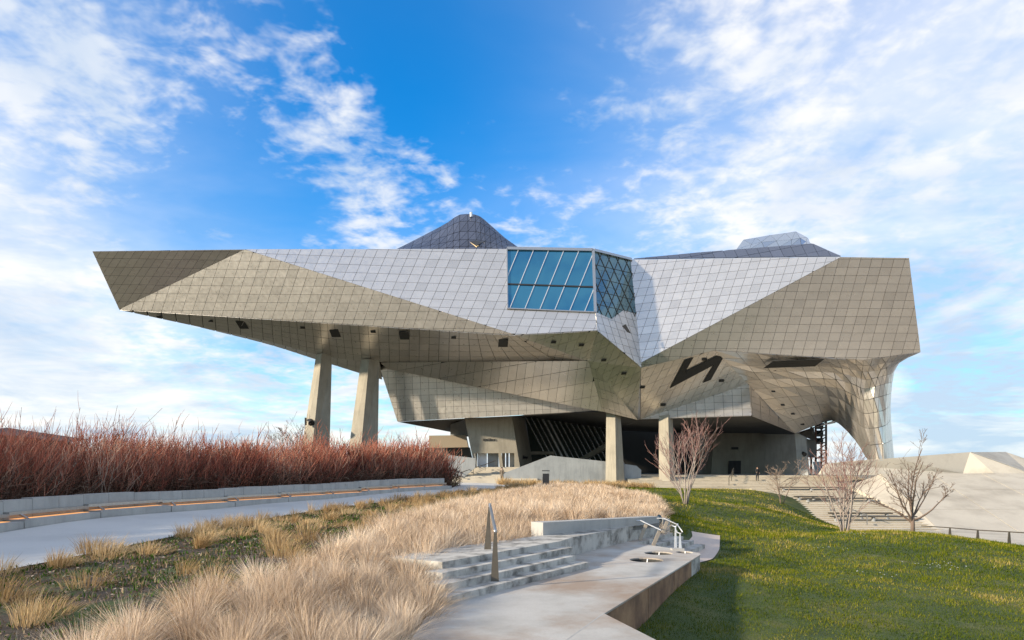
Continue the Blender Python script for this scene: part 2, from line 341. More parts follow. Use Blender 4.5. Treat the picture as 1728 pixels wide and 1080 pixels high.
# ------------------------------------------------------------------ the museum
CAMP = Vector((0, 0, CZ))
museum = empty('museum_building', (0, 88, 1.3), 'huge angular museum clad in satin steel panels, raised on concrete legs above the terrace', 'museum')
PANELS = {}
def proj(p): return (864+F*p.x/p.y, HOR-F*(p.z-CZ)/p.y)
def newell(P):
    n = Vector((0, 0, 0))
    for i in range(len(P)):
        a, b = P[i], P[(i+1) % len(P)]
        n += Vector(((a.y-b.y)*(a.z+b.z), (a.z-b.z)*(a.x+b.x), (a.x-b.x)*(a.y+b.y)))
    n.normalize(); c = sum(P, Vector())/len(P)
    return (n if n.dot(CAMP-c) > 0 else -n), c
def onplane(px, py, c, n):
    d = Vector(((px-864)/F, 1.0, (HOR-py)/F)); t = (c-CAMP).dot(n)/d.dot(n); return CAMP+d*t
def plane3(a, b, c): return newell([a, b, c])
def clip_rect(poly, s0, s1, t0, t1):
    for ax, lim, sg in ((0, s0, 1), (0, s1, -1), (1, t0, 1), (1, t1, -1)):
        out = []
        for i in range(len(poly)):
            p, q = poly[i], poly[(i+1) % len(poly)]; a = (p[ax]-lim)*sg; b = (q[ax]-lim)*sg
            if a >= 0: out.append(p)
            if (a >= 0) != (b >= 0): u = a/(a-b); out.append((p[0]+(q[0]-p[0])*u, p[1]+(q[1]-p[1])*u))
        poly = out
        if len(poly) < 3: return []
    return poly
def area2(p): return 0.5*abs(sum(p[i][0]*p[(i+1) % len(p)][1]-p[(i+1) % len(p)][0]*p[i][1] for i in range(len(p))))
def slab(P, n, th):
    k = len(P); c = sum(P, Vector())/k
    nn = Vector((0, 0, 0))
    for i in range(k): nn += (P[i]-c).cross(P[(i+1) % k]-c)
    if nn.dot(n) < 0: P = P[::-1]
    v = [p+n*th for p in P]+[p for p in P]
    f = [tuple(range(k))]+[(k+i, k+(i+1) % k, (i+1) % k, i) for i in range(k)]
    return v, f
def add_panel(kind, parent, P, n, th, m, tint=None, tilt=0.0):
    a = newell(P)[0]; ar = sum(((P[i]-P[0]).cross(P[i+1]-P[0])).length for i in range(1, len(P)-1))/2
    if tilt:
        c = sum(P, Vector())/len(P); ax = Vector((rng.normal(), rng.normal(), rng.normal())); ax = ax.cross(n).normalized()*math.tan(tilt*rng.normal())
        P = [p+n*((p-c).dot(ax)) for p in P]
    v, f = slab(P, n, th)
    PANELS.setdefault(kind, []).append((ar, parent, v, f, rng.beta(2.2, 2.0) if tint is None else tint, m))
def facet(name, pts, org, du, dv, kind='cladding_panel', m=None, th=0.06, gap=0.09, mback=None, parent=museum, gs=0.016, gt=0.016, tilt=0.006):
    m = m or MT['steel']; n, c = newell(pts)
    back = obj(name, [p-n*0.02 for p in pts], [tuple(range(len(pts)))], mback or MT['joint'], parent)
    det = du[0]*dv[1]-du[1]*dv[0]
    def g(px, py): x = px-org[0]; y = py-org[1]; return ((x*dv[1]-y*dv[0])/det, (du[0]*y-du[1]*x)/det)
    poly = [g(*proj(p)) for p in pts]
    S = [q[0] for q in poly]; T = [q[1] for q in poly]
    full = (1-2*gs)*(1-2*gt)
    for i in range(math.floor(min(S)), math.ceil(max(S))):
        for j in range(math.floor(min(T)), math.ceil(max(T))):
            q = clip_rect(poly, i+gs, i+1-gs, j+gt, j+1-gt)
            if not q or area2(q) < 0.02*full: continue
            r = []
            for s, t in q:
                if not r or abs(s-r[-1][0])+abs(t-r[-1][1]) > 1e-4: r.append((s, t))
            if len(r) > 2 and abs(r[0][0]-r[-1][0])+abs(r[0][1]-r[-1][1]) < 1e-4: r.pop()
            if len(r) < 3: continue
            P = [onplane(org[0]+s*du[0]+t*dv[0], org[1]+s*du[1]+t*dv[1], c, n) for s, t in r]
            add_panel(kind, back, P, n, th, m, tilt=tilt)
    return back, n, c
def crom(P, n):
    P = np.array(P, float); k = len(P); q = np.linspace(0, k-1, n); out = []
    E = np.vstack([2*P[0]-P[1], P, 2*P[-1]-P[-2]])
    for u in q:
        i = min(int(u), k-2); f = u-i; a, b, c, d = E[i], E[i+1], E[i+2], E[i+3]
        out.append(0.5*((2*b)+(-a+c)*f+(2*a-5*b+4*c-d)*f*f+(-a+3*b-3*c+d)*f**3))
    return np.array(out)
def patch(name, cols, nu, nv, tri=False, kind='cladding_panel', m=None, th=0.06, ins=0.04, mback=None, fold=0.0, parent=museum, flip=False):
    """cols: list of columns of survey points, resampled to a smooth panelled skin"""
    m = m or MT['steel']; k = max(len(c) for c in cols)
    C = np.array([crom([tuple(p) for p in c], k*2+1) for c in cols])
    rows = [crom(C[:, j], nu+1) for j in range(C.shape[1])]
    G = np.array([crom([r[i] for r in rows], nv+1) for i in range(nu+1)])           # (nu+1, nv+1, 3)
    v = []; idx = {}
    for i in range(nu+1):
        for j in range(nv+1):
            p = Vector(G[i, j])
            if fold and 0 < i < nu and 0 < j < nv: p += (CAMP-p).normalized()*fold*rng.uniform(-1, 1)
            idx[i, j] = len(v); v.append(p)
    fs = []
    for i in range(nu):
        for j in range(nv):
            a, b, c, d = idx[i, j], idx[i+1, j], idx[i+1, j+1], idx[i, j+1]
            if tri: fs += [(a, b, c), (a, c, d)] if (not flip) else [(a, b, d), (b, c, d)]
            else: fs.append((a, b, c, d))
    back = obj(name, v, fs, mback or MT['joint'], parent)
    for f in fs:
        P = [v[i] for i in f]
        Q = [P[0]]
        for p in P[1:]:
            if (p-Q[-1]).length > 0.02 and (p-Q[0]).length > 0.02: Q.append(p)
        if len(Q) < 3: continue
        n, c = newell(Q); sz = math.sqrt(sum(((Q[i]-Q[0]).cross(Q[i+1]-Q[0])).length for i in range(1, len(Q)-1))/2)
        if sz < 0.12: continue
        kf = max(0.88, 1-ins/(sz*0.42)) if tri else max(0.8, 1-ins/(sz*0.6))
        add_panel(kind, back, [c+(p-c)*kf+n*0.015 for p in Q], n, th, m)
    return back, G
def plate(name, px, d, th, m, parent, dz=None):
    """flat body facing the camera station, th metres deep"""
    a = [at(x, y, d) for x, y in px]
    k = len(a); ar = sum(px[i][0]*px[(i+1) % k][1]-px[(i+1) % k][0]*px[i][1] for i in range(k))
    if ar > 0: a = a[::-1]
    b = [p+Vector((0, th, 0)) for p in a]
    return obj(name, a+b, [tuple(range(k)), tuple(range(2*k-1, k-1, -1))]+[(i, k+i, k+(i+1) % k, (i+1) % k) for i in range(k)], m, parent)

# corner points of the hull
A = at(156.5, 424, 78); A2 = at(201.6, 522, 83); B = at(413, 421, 77); D = at(869, 565, 73.5)
c1 = at(855.5, 420.5, 76.2)
nF, cF = plane3(B, c1, D)
fp = lambda x, y: onplane(x, y, cF, nF)
c4, c5, E, E1, c2 = fp(856.7, 521.7), fp(1004.5, 528), fp(1007, 557.6), fp(955, 561), fp(1000.8, 423)
r1 = at(1064, 438.6, 80); r2 = at(1419.5, 433.8, 73.5); Fv = at(1081.6, 612, 77.3); r5 = at(1456, 607, 78.2)
nT, cT = plane3(r2, Fv, r5)
tp = lambda x, y: onplane(x, y, cT, nT)
r3, r4, r6, F2 = tp(1533.5, 435.3), tp(1553, 593.5), tp(1206.5, 590.6), tp(1081.6, 620)
c3 = r1
c8 = r1.lerp(Fv, .535)
nV, cV = plane3(E, Fv, c8); vp = lambda x, y: onplane(x, y, cV, nV)
nG, cG = plane3(c2, r1, c5); gp2 = lambda x, y: onplane(x, y, cG, nG)
G0 = at(993.6, 608.5, 78.3); H0 = at(1017, 694, 83.5); K0 = at(1076, 708, 85.2)
s1 = at(1263, 648, 83.5); s1b = at(1268, 702, 81.5); w2 = at(1341, 731, 92)
nW, kW = plane3(F2, r6, s1); W0 = onplane(1081, 707.5, kW, nW)
g937 = at(937, 607, 80.8)
# steel faces
facet('facade_wall', [A, B, A2], (177.4, 435.5), (14.3, .25), (-9.6, 14.4))
facet('facade_wall', [B, D, A2], (366, 454.3), (17.3, .1), (-4.6, 13.9))
facet('facade_wall', [B, c1, c4, c5, E, D], (577, 433), (18.2, .62), (-5.9, 13.2))
facet('facade_wall', [vp(1004.5, 527), vp(1031, 538.5), vp(1052, 523.5), c8, Fv, vp(1081.6, 620), E], (1007, 545), (11.5, 3.6), (4.2, 13.2), gs=.025)
facet('facade_wall', [r1, r2, Fv], (1087, 460), (16.3, -1.6), (-4.7, 13.5))
facet('facade_wall', [r2, r3, r4, r5, r6, F2, Fv], (1430, 451), (18.6, .1), (-3.7, 13.8))
# underside
def edge(P, Q, t):
    """point on a straight 3D edge at parameter t of the picture"""
    return P+(Q-P)*t
cols = []
ridge = [(201.6, 522, 83), (337, 551, 86), (452, 575, 88), (534, 597, 89.2), (609, 609, 90.2), (700, 610, 88.5), (800, 609.5, 85), (937, 607, 80.8)]
tops = [0.0, .22, .40, .52, .63, .77, .90, 1.0]
for t, rp in zip(tops, ridge):
    p = A2.lerp(D, t); q = at(*rp); cols.append([p, p.lerp(q, .5)+Vector((0, 0, -.05)), q])
sof, GS1 = patch('soffit', cols, 40, 5)
patch('soffit', [[at(337, 551, 86), at(337, 551.3, 86.3)], [at(452, 575, 88), at(452, 580, 91)], [at(534, 597, 89.2), at(534, 606, 94)], [at(607, 609, 90.2), at(607, 629, 97)], [at(641, 611, 90), at(645, 640, 98)]], 18, 2)
facet('soffit', [D, E1, G0], (937, 600), (15, -4.5), (-6, 19), gt=.012)
facet('soffit', [D, G0, g937], (937, 600), (15, -3), (-6, 19), gt=.012)
facet('soffit', [E1, E, G0], (993, 590), (16.5, -9), (-8, 19), gt=.012)
facet('soffit', [E, F2, G0], (993, 600), (16.5, -9), (-8, 19), gt=.012)
facet('soffit', [F2, K0, G0], (993, 600), (16.5, -9), (-8, 19), gt=.012)
facet('soffit', [F2, r6, s1, W0], (1082, 640), (16.5, -7), (-9, 17), gt=.012)
obj('soffit', [F2, W0, K0], [(0, 1, 2)], MT['steel'], museum)
n5, k5 = plane3(at(641, 611.5, 90), G0, H0)
facet('lower_wall', [at(641, 611.5, 90), G0, H0, onplane(1000, 691.5, k5, n5), onplane(656, 622.5, k5, n5)], (700, 620), (14.8, -2.6), (-3.5, 26), gt=.012)
facet('lower_wall', [G0, K0, H0], (995, 620), (9.5, 3.2), (3.5, 16))
nL, kL = plane3(at(640, 618, 93.5), at(1016, 692.5, 86.2), at(671, 711.5, 94.3))
facet('lower_wall', [onplane(640, 617, kL, nL), onplane(656, 619.5, kL, nL), onplane(1016, 692.5, kL, nL), at(671, 711.5, 94.3)], (671, 700), (13.6, -.5), (.4, 10.5))
facet('lower_wall', [W0, s1, s1b], (1268, 690), (15.6, -.4), (.6, 11.4))
facet('lower_wall', [s1, s1b, w2], (1268, 690), (15, 5.5), (.6, 10.8))
# the great leg
top = lambda x: r6.lerp(r5, (x-1206.5)/(1456-1206.5)) if x < 1456 else r5.lerp(r4, (x-1456)/(1553-1456))
legc = [[r6, at(1235, 620, 80), s1, at(1300, 688, 87), w2],
        [top(1300), at(1315, 618, 81), at(1330, 645, 83.5), at(1352, 680, 87), at(1375, 718, 91.5)],
        [top(1380), at(1393, 620, 81), at(1401, 645, 83), at(1407, 680, 87), at(1409, 710, 91)],
        [top(1430), at(1436, 625, 81), at(1438, 655, 83), at(1437, 700, 86), at(1445, 744, 88)],
        [top(1470), at(1462, 630, 81), at(1457, 665, 82.5), at(1458, 715, 84), at(1466, 777, 85)],
        [top(1510), at(1490, 625, 80.6), at(1480, 660, 81.6), at(1479, 715, 82.4), at(1482, 778, 82.8)],
        [top(1536), at(1507, 620, 81.6), at(1498, 655, 82.8), at(1494, 710, 83.2), at(1497, 778, 83.6)],
        [r4, at(1514, 614, 83.5), at(1504, 655, 87), at(1502, 700, 88.5), at(1508, 778, 89)]]
leg, GL = patch('leg_skin', legc, 19, 9, tri=True, kind='triangular_panel', ins=.018, fold=.32)
patch('leg_skin', [[r4, at(1514, 614, 83.5), at(1504, 655, 87), at(1502, 700, 88.5), at(1508, 778, 89)], [at(1530, 600, 96), at(1500, 625, 97), at(1490, 660, 98), at(1488, 700, 98), at(1490, 778, 98)]], 3, 9, tri=True, kind='triangular_panel')
patch('leg_skin', [[at(1409, 710, 91), at(1430, 727, 90), at(1445, 744, 88), at(1466, 777, 85)], [at(1412, 708, 99), at(1432, 724, 99), at(1452, 748, 98), at(1474, 777, 97)]], 4, 6, tri=True, kind='triangular_panel')
facet('lower_wall', [at(1342, 731, 95), at(1409, 709.5, 92.5), at(1410, 713, 99), at(1373, 721, 99)], (1342, 731), (14, -4), (2, 10))
facet('lower_wall', [at(1342, 731.5, 96), at(1373, 720.5, 98), at(1375.5, 744, 97)], (1342, 731), (14, 4), (1, 8))
# body behind the faces: roof deck and rear walls (keep the light out)
zr = lambda p, dy, dz=0.0: Vector((p.x*0.96, p.y+dy, p.z+dz))
RB = [zr(r3, 34), zr(r2, 34), zr(r1, 28), zr(c1, 32), zr(B, 30), zr(A, 22)]
obj('roof_deck', [A, B, c1, c2, r1, r2, r3]+RB, [(0, 1, 11, 12), (1, 2, 10, 11), (2, 3, 4, 9, 10), (4, 5, 8, 9), (5, 6, 7, 8)], MT['joint'], museum)
low = [A2, at(337, 551.2, 86.4), at(452, 579, 91), at(534, 604, 94), at(607, 626, 97), at(645, 636, 98), at(700, 650, 112), at(1030, 690, 122), at(1340, 728, 118), at(1409, 706, 100), at(1450, 660, 98), at(1515, 588, 97), r4]
hi = [A, zr(A, 22), zr(B, 30)*.5+zr(A, 22)*.5, zr(B, 30), zr(B, 30)*.6+zr(c1, 32)*.4, zr(c1, 32)*.5+zr(B, 30)*.5, zr(c1, 32), zr(r1, 28), zr(r1, 28)*.5+zr(r2, 34)*.5, zr(r2, 34), zr(r2, 34)*.5+zr(r3, 34)*.5, zr(r3, 34), r3]
obj('rear_wall', low+hi, [(i, i+1, 13+i+1, 13+i) for i in range(12)], MT['joint'], museum)
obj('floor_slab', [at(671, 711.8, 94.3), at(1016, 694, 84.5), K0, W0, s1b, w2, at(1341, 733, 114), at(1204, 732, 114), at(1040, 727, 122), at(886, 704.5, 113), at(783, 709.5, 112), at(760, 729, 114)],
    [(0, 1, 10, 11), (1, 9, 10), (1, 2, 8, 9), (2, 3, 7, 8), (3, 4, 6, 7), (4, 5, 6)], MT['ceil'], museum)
# crystal of glass
def clip_line(poly, p, d):
    """parameters where the line p+t*d is inside the picture polygon"""
    ts = []
    for i in range(len(poly)):
        a, b = poly[i], poly[(i+1) % len(poly)]; ex, ey = b[0]-a[0], b[1]-a[1]; den = d[0]*ey-d[1]*ex
        if abs(den) < 1e-9: continue
        t = ((a[0]-p[0])*ey-(a[1]-p[1])*ex)/den; u = ((a[0]-p[0])*d[1]-(a[1]-p[1])*d[0])/den
        if 0 <= u <= 1: ts.append(t)
    ts.sort(); return [(ts[i], ts[i+1]) for i in range(0, len(ts)-1, 2)]
def mullions(pts, org, step, d, rngk, wd, ht, m, parent, name='mullion', off=0.08):
    n, c = newell(pts); poly = [proj(p) for p in pts]
    for k in rngk:
        p = (org[0]+k*step[0], org[1]+k*step[1])
        for t0, t1 in clip_line(poly, p, d):
            if t1-t0 < .05: continue
            P = onplane(p[0]+d[0]*t0, p[1]+d[1]*t0, c, n)+n*off; Q = onplane(p[0]+d[0]*t1, p[1]+d[1]*t1, c, n)+n*off
            MB().bar(P, Q, wd, ht, n).build(name, m, parent)
gl1 = [c1, c2, c5, c4]
gb, _, _ = facet('glass_wall', gl1, (874, 424.5), (25.5, .35), (-23, 56.5), 'glass_pane', MT['glass_blue'], .05, gs=.004, gt=.004, tilt=.004)
mullions(gl1, (874, 424.5), (25.5, .35), (-23, 56.5), range(0, 8), .075, .10, MT['palemetal'], gb)
mullions(gl1, (856, 480), (0, 1), (144, 5), [0], .16, .12, MT['black'], gb, 'transom')
for a_, b_, wd in ((c1, c2, .34), (c2, c5, .30), (c4, c5, .10), (c1, c4, .12)):
    MB().bar(a_+nF*.1, b_+nF*.1, wd, .3, nF).build('frame', MT['metal'], gb)
gl2 = [c2, c3, gp2(1074, 536), gp2(1052, 525.5), gp2(1031, 540.5), c5]
gb2, n2, _ = facet('glass_wall', gl2, (1010, 430), (14.5, 3.0), (-9, 24), 'glass_pane', MT['glass_teal_refl'], .04, gs=.006, gt=.006, tilt=.004)
mullions(gl2, (1000, 425), (15, 3.2), (-20, 50), range(0, 12), .05, .06, MT['metal_dark'], gb2)
mullions(gl2, (940, 425), (15, 3.2), (20, 44), range(0, 12), .04, .05, MT['metal_dark'], gb2)
mullions(gl2, (1000, 424), (0, 22), (60, 14), range(0, 7), .025, .03, MT['metal_dark'], gb2, 'transom')
MB().bar(c2+n2*.1, c3+n2*.1, .3, .3, n2).build('frame', MT['metal'], gb2)
# vents and dark slots in the underside
def soffit_hit(px, py):
    """depth of the underside skin below that bearing (nearest skin vertex)"""
    best = None
    for p in GS1.reshape(-1, 3):
        q = proj(Vector(p)); e = (q[0]-px)**2+(q[1]-py)**2
        if best is None or e < best[0]: best = (e, p)
    return best[1][1]
def dplate(name, px, d, parent=museum, m=None, dzs=0.12):
    P = [at(x, y, dd) for (x, y), dd in zip(px, d)]; n, c = newell(P); v, f = slab([p+n*dzs for p in P], n, .03); return obj(name, v, f, m or MT['vent'], parent)
def onsof(px, fn): return dplate('vent', px, [fn(x, y) for x, y in px])
def gd(x, y):
    # depth on the doubly ruled underside: blend between its front edge and its ridge
    es = []
    for p in GS1.reshape(-1, 3):
        q = proj(Vector(p)); es.append(((q[0]-x)**2+(q[1]-y)**2, p[1]))
    es.sort(); ws = [1/(e+1) for e, _ in es[:4]]; return sum(w_*e[1] for w_, e in zip(ws, es[:4]))/sum(ws)
for cx, cy, w_, h_, sk in ((409, 546.5, 15, 13, 8), (565.5, 560.5, 15, 13, 5), (682.5, 564.5, 16, 13, 2), (849.5, 577, 16, 13, -1), (268, 533, 8, 3.5, 2), (356, 540, 8, 3.5, 2), (511, 551, 8, 3.5, 1), (630, 558, 8, 3.5, 1), (766, 568, 8, 3.5, 0)):
    onsof([(cx-w_/2-sk/2, cy-h_/2), (cx+w_/2-sk/2, cy-h_/2), (cx+w_/2+sk/2, cy+h_/2), (cx-w_/2+sk/2, cy+h_/2)], gd)
def plane_d(pl):
    n, c = newell(pl); return lambda x, y: onplane(x, y, c, n).y
S3c, S4a = plane_d([E, F2, G0]), plane_d([F2, r6, s1])
S3d = plane_d([F2, K0, G0])
def small(cx, cy, fn, w_=7.5, h_=3.6): onsof([(cx-w_/2, cy-h_/2), (cx+w_/2+1, cy-h_/2-.3), (cx+w_/2, cy+h_/2-.3), (cx-w_/2-1, cy+h_/2)], fn)
for cx, cy, fn in ((934, 576, plane_d([D, E1, G0])), (981, 581, plane_d([E1, E, G0])), (1019, 606.5, S3c), (1053, 629, S3d), (1083.5, 652.5, S4a), (1118.5, 682, S4a), (1188.5, 605.5, S4a), (1217, 641.5, S4a)): small(cx, cy, fn)
z5 = lambda x, y: (980+x*.33565, 560+y*.33565)
Nsh = [z5(*q) for q in ((520, 139), (566, 124), (527, 192), (680, 118), (716, 125), (652, 238), (610, 254), (664, 165), (445, 281))]
nS4, cS4 = newell([F2, r6, s1]); P = [onplane(x, y, cS4, nS4)+nS4*.13 for x, y in Nsh]
obj('zigzag_slot', P, [(0, 1, 2, 8), (2, 3, 7, 8), (3, 4, 5, 6, 7)], MT['vent'], museum)
def gleg(x, y):
    es = []
    for p in GL.reshape(-1, 3):
        q = proj(Vector(p)); es.append(((q[0]-x)**2+(q[1]-y)**2, p[1]))
    es.sort(); ws = [1/(e+1) for e, _ in es[:4]]; return sum(w_*e[1] for w_, e in zip(ws, es[:4]))/sum(ws)
for q in ([(1288, 619.5), (1304, 608), (1391, 603.8), (1375, 616.5)],):
    dplate('dark_slot', q, [gleg(x, y)-.55 for x, y in q])
for cx, cy in ((1305, 624.5), (1304, 660.5), (1320, 683.5), (1337, 698.5), (1353, 716)): dplate('vent', [(cx-3.5, cy-1.5), (cx+3, cy-1.5), (cx+4, cy+1.5), (cx-2.5, cy+1.5)], [gleg(cx, cy)-.2]*4)
plate('vent', [(1049.5, 550), (1056, 547), (1065, 563), (1058, 560)], 75.0, .02, MT['vent'], museum)
# roof: hill coloured dark blue for the reflected sky, right-hand slope, small glass lantern
sil = [(672, 420), (700, 405.5), (730, 390), (756, 376), (776, 364), (802, 364), (816, 371), (834, 386), (852, 402), (876, 419)]
patch('roof_hill', [[at(x+(x-780)*.1, 428, 79), at(x+(x-780)*.06, 428+(y-428)*.45, 83), at(x, y, 89), at(x, y+10, 96), at(x, 428, 104)] for x, y in sil], 18, 10, tri=True, kind='roof_panel', m=MT['roofp'], ins=.035, th=.04)
dplate('skylight', [(792.5, 409), (805, 402.8), (817.5, 411), (805, 417)], [82.0, 83.3, 82.0, 80.5], m=MT['black'], dzs=.2)
for a_, b_ in (((792.5, 409.5, 81.6), (805, 417.5, 80.3)), ((805, 403.5, 82.9), (817.5, 411.5, 81.6)), ((794.5, 407.5, 81.9), (807.5, 415.7, 80.6))):
    MB().bar(at(*a_), at(*b_), .12, .2).build('skylight_frame', plain('gold_frame', (.62, .46, .24), .5), museum)
MB().tube([at(795, 366, 88), at(795, 358.5, 88)], .17, 10).build('chimney_pipe', MT['white'], museum)
nR, cR = plane3(r1, r2, at(1371, 411.6, 82))
facet('roof_slope', [r1+Vector((0, .1, .1)), onplane(1180, 426.6, cR, nR), onplane(1371, 411.6, cR, nR), r2+Vector((0, .1, .1))], (1371, 412), (18, -3.2), (7, 13.5), 'roof_panel', MT['roofp'])
lan = [[(1241, 423), (1243, 420.6), (1256, 412.5)], [(1265, 421), (1268, 413), (1254.5, 404.8)], [(1290, 419), (1285, 409), (1275, 401.5)], [(1315, 417), (1310, 407), (1300, 397)], [(1335, 415), (1336, 405), (1325, 393.6)], [(1352, 415), (1350, 402), (1342.5, 390.8)], [(1362, 414), (1360, 408), (1362, 401)], [(1370, 412), (1367, 411), (1364, 403)]]
patch('roof_lantern', [[at(*c[0], 88), at(*c[1], 89.5), at(*c[2], 92)] for c in lan], 7, 2, tri=True, kind='lantern_pane', m=MT['roofpale'], ins=.02, th=.03, fold=.3)
patch('roof_lantern', [[at(c[2][0], c[2][1], 92), at(c[2][0], c[2][1]+6, 97), at(c[0][0], c[0][1], 101)] for c in lan], 7, 2, tri=True, kind='lantern_pane', m=MT['roofpale'], ins=.03, th=.03)

# columns
def column(name, topq, botq, dd, parent=museum, m=None, zb=None):
    """four-sided tapering pier seen on two faces: left corner, front corner, right corner"""
    off = (.75, 0, .85)
    def ring(q): 
        P = [at(x, y, dd+o_) for (x, y), o_ in zip(q, off)]; P.append(P[0]+P[2]-P[1]); return P
    t, b = ring(topq), ring(botq)
    if zb is not None:
        b = [p+(q-p)*((zb-p.z)/(q.z-p.z)) for p, q in zip(t, b)]
    return obj(name, b+t, [(0, 1, 5, 4), (1, 2, 6, 5), (2, 3, 7, 6), (3, 0, 4, 7), (3, 2, 1, 0), (4, 5, 6, 7)], m or MT['conc'], parent)
column('pier', [(1023, 696), (1038, 694), (1047, 696)], [(1021.8, 820), (1040, 820), (1054.5, 820)], 84.6, zb=-.4)
column('pier', [(1111.8, 702), (1127.4, 700), (1135, 702)], [(1112, 824), (1131, 824), (1140, 824)], 84.6, zb=-.5)
column('pier', [(533.5, 598), (543, 596), (560.3, 598)], [(514, 725), (530, 725), (557, 725)], 88.2, zb=.4)
column('pier', [(609.5, 606), (623, 606), (640, 607)], [(593, 725), (612, 725), (638, 725)], 88.4, zb=.4)
# entrance core on the left
slabm = MT['conc']
plate('core_wall', [(783.8, 705), (864, 703), (873.6, 764.5), (796, 765)], 95, 1.2, slabm, museum)
plate('core_wall', [(796, 764.5), (798.6, 764.5), (803.6, 789), (801, 789)], 95.02, 1.2, slabm, museum)
plate('core_wall', [(841, 764.2), (846, 764.2), (849, 789), (843, 789)], 95.02, 1.2, slabm, museum)
plate('core_wall', [(868, 764.2), (873.5, 764.2), (877.6, 789), (868, 789)], 95.02, 1.2, slabm, museum)
obj('core_wall', [at(864, 703, 95.1), at(873.6, 764.5, 95.1), at(877.6, 790, 95.1), at(902, 790, 113), at(886, 700, 113)], [(0, 1, 2, 3, 4)], slabm, museum)
for x0, x1, m_ in ((798, 806, 'conc_grey'), (806, 822, 'white'), (823, 842, 'conc_grey'), (847, 853, 'wood'), (854, 859, 'conc_grey'), (860, 869, 'stair')):
    plate('entrance_door', [(x0, 764), (x1-.6, 764), (x1-.6, 789.2), (x0, 789.2)], 96.4, .1, MT[m_], museum)
def lettering(txt, px, py, d, size, ydir=(1, 0, 0), parent=museum):
    cu = bpy.data.curves.new('lettering', 'FONT'); cu.body = txt; cu.size = size; cu.extrude = .03; cu.align_x = 'CENTER'
    o = bpy.data.objects.new('tmp', cu); col.objects.link(o); dg = bpy.context.evaluated_depsgraph_get()
    me = bpy.data.meshes.new_from_object(o.evaluated_get(dg)); col.objects.unlink(o); bpy.data.objects.remove(o)
    me.materials.clear(); me.materials.append(MT['black']); o = bpy.data.objects.new('lettering', me); col.objects.link(o); adopt(o, parent)
    x = Vector(ydir).normalized(); z = Vector((0, 0, 1)); y = z.cross(x)
    o.matrix_basis = Matrix((( *[x.x, z.x, -y.x], 0), (x.y, z.y, -y.y, 0), (x.z, z.z, -y.z, 0), (0, 0, 0, 1)))
    o.matrix_basis.translation = at(px, py, d); return o
lettering('ateliers', 825.5, 744, 94.9, .62)
lettering('la boutique', 886.5, 774, 100.2, .72, (.24, 1, 0))
plate('sign_bar', [(1234.5, 754.5), (1246, 754.5), (1246, 758.5), (1234.5, 758.5)], 111.8, .1, MT['black'], museum)
# glazed foyer with leaning mullions
gz = [at(886, 702, 111), at(1026, 724, 118), at(1052, 806, 118), at(900, 790, 111)]
gbk = obj('foyer_glass', gz, [(0, 1, 2, 3)], MT['glass_dark'], museum)
n_, c_ = newell(gz)
for k in range(15):
    x0 = 884+k*9.6; y0 = 700+k*1.3
    P = onplane(x0, y0, c_, n_)+n_*.1; Q = onplane(x0+40, y0+76, c_, n_)+n_*.1
    MB().bar(P, Q, .13 if k not in (3, 4) else .3, .25, n_).build('mullion', MT['palemetal'], gbk)
MB().bar(at(893, 764.5, 110.4), at(935, 764.5, 112), .5, .5).build('canopy', slabm, gbk)
MB().bar(at(982, 776, 112), at(1027, 750, 108), .7, .7).build('brace', slabm, museum)
plate('foyer_base', [(895, 768), (960, 768), (960, 800), (895, 800)], 114, .3, slabm, museum)
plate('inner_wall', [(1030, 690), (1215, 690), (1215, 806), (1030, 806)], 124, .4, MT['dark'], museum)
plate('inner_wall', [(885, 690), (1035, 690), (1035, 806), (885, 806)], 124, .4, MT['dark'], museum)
# core on the right
plate('core_wall', [(1205, 722), (1284, 722), (1280.5, 802), (1200, 802)], 112, 8, slabm, museum)
plate('core_wall', [(1283.5, 722), (1292, 722), (1292, 802), (1279, 802)], 113, 7, slabm, museum)
plate('core_wall', [(1290, 722), (1346, 722), (1350, 802), (1290, 802)], 115, 7, slabm, museum)
plate('door', [(1229.5, 777.5), (1250.5, 777.5), (1250, 800), (1228.5, 800)], 111.9, .15, MT['black'], museum)
column('pier', [(1341, 728), (1360, 738), (1361.5, 738)], [(1346.5, 799), (1364, 799), (1366, 799)], 93, m=MT['conc_grey'], zb=1.2)
plate('dark_wall', [(1361, 740), (1377, 744), (1377, 772), (1364, 768)], 99, 2, MT['conc_grey'], museum)
# beige gallery to the left of the entrance
plate('gallery_parapet', [(724, 735), (786, 734.3), (790, 754.5), (724, 756)], 108, 2, MT['wood'], museum)
plate('gallery_wall', [(760, 716), (786, 708), (795, 736), (760, 736)], 110, 2, MT['conc_grey'], museum)
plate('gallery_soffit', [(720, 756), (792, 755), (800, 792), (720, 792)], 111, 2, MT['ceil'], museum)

def finish_panels():
    for kind, L in PANELS.items():
        L.sort(key=lambda q: -q[0])
        for ar, parent, v, f, tint, m in L[:300]:
            o = obj(kind, v, f, m, parent); a = o.data.attributes.new('tint', 'FLOAT', 'FACE'); a.data.foreach_set('value', [tint]*len(f))
        rest = L[300:]
        if rest:
            V = []; Fc = []; T = []
            for ar, parent, v, f, tint, m in rest:
                b = len(V); V += v; Fc += [tuple(b+i for i in q) for q in f]; T += [tint]*len(f)
            o = obj('smaller_'+kind+'s', V, Fc, rest[0][5], museum); a = o.data.attributes.new('tint', 'FLOAT', 'FACE'); a.data.foreach_set('value', T); o['kind'] = 'stuff'
        print(kind, len(L))
finish_panels()

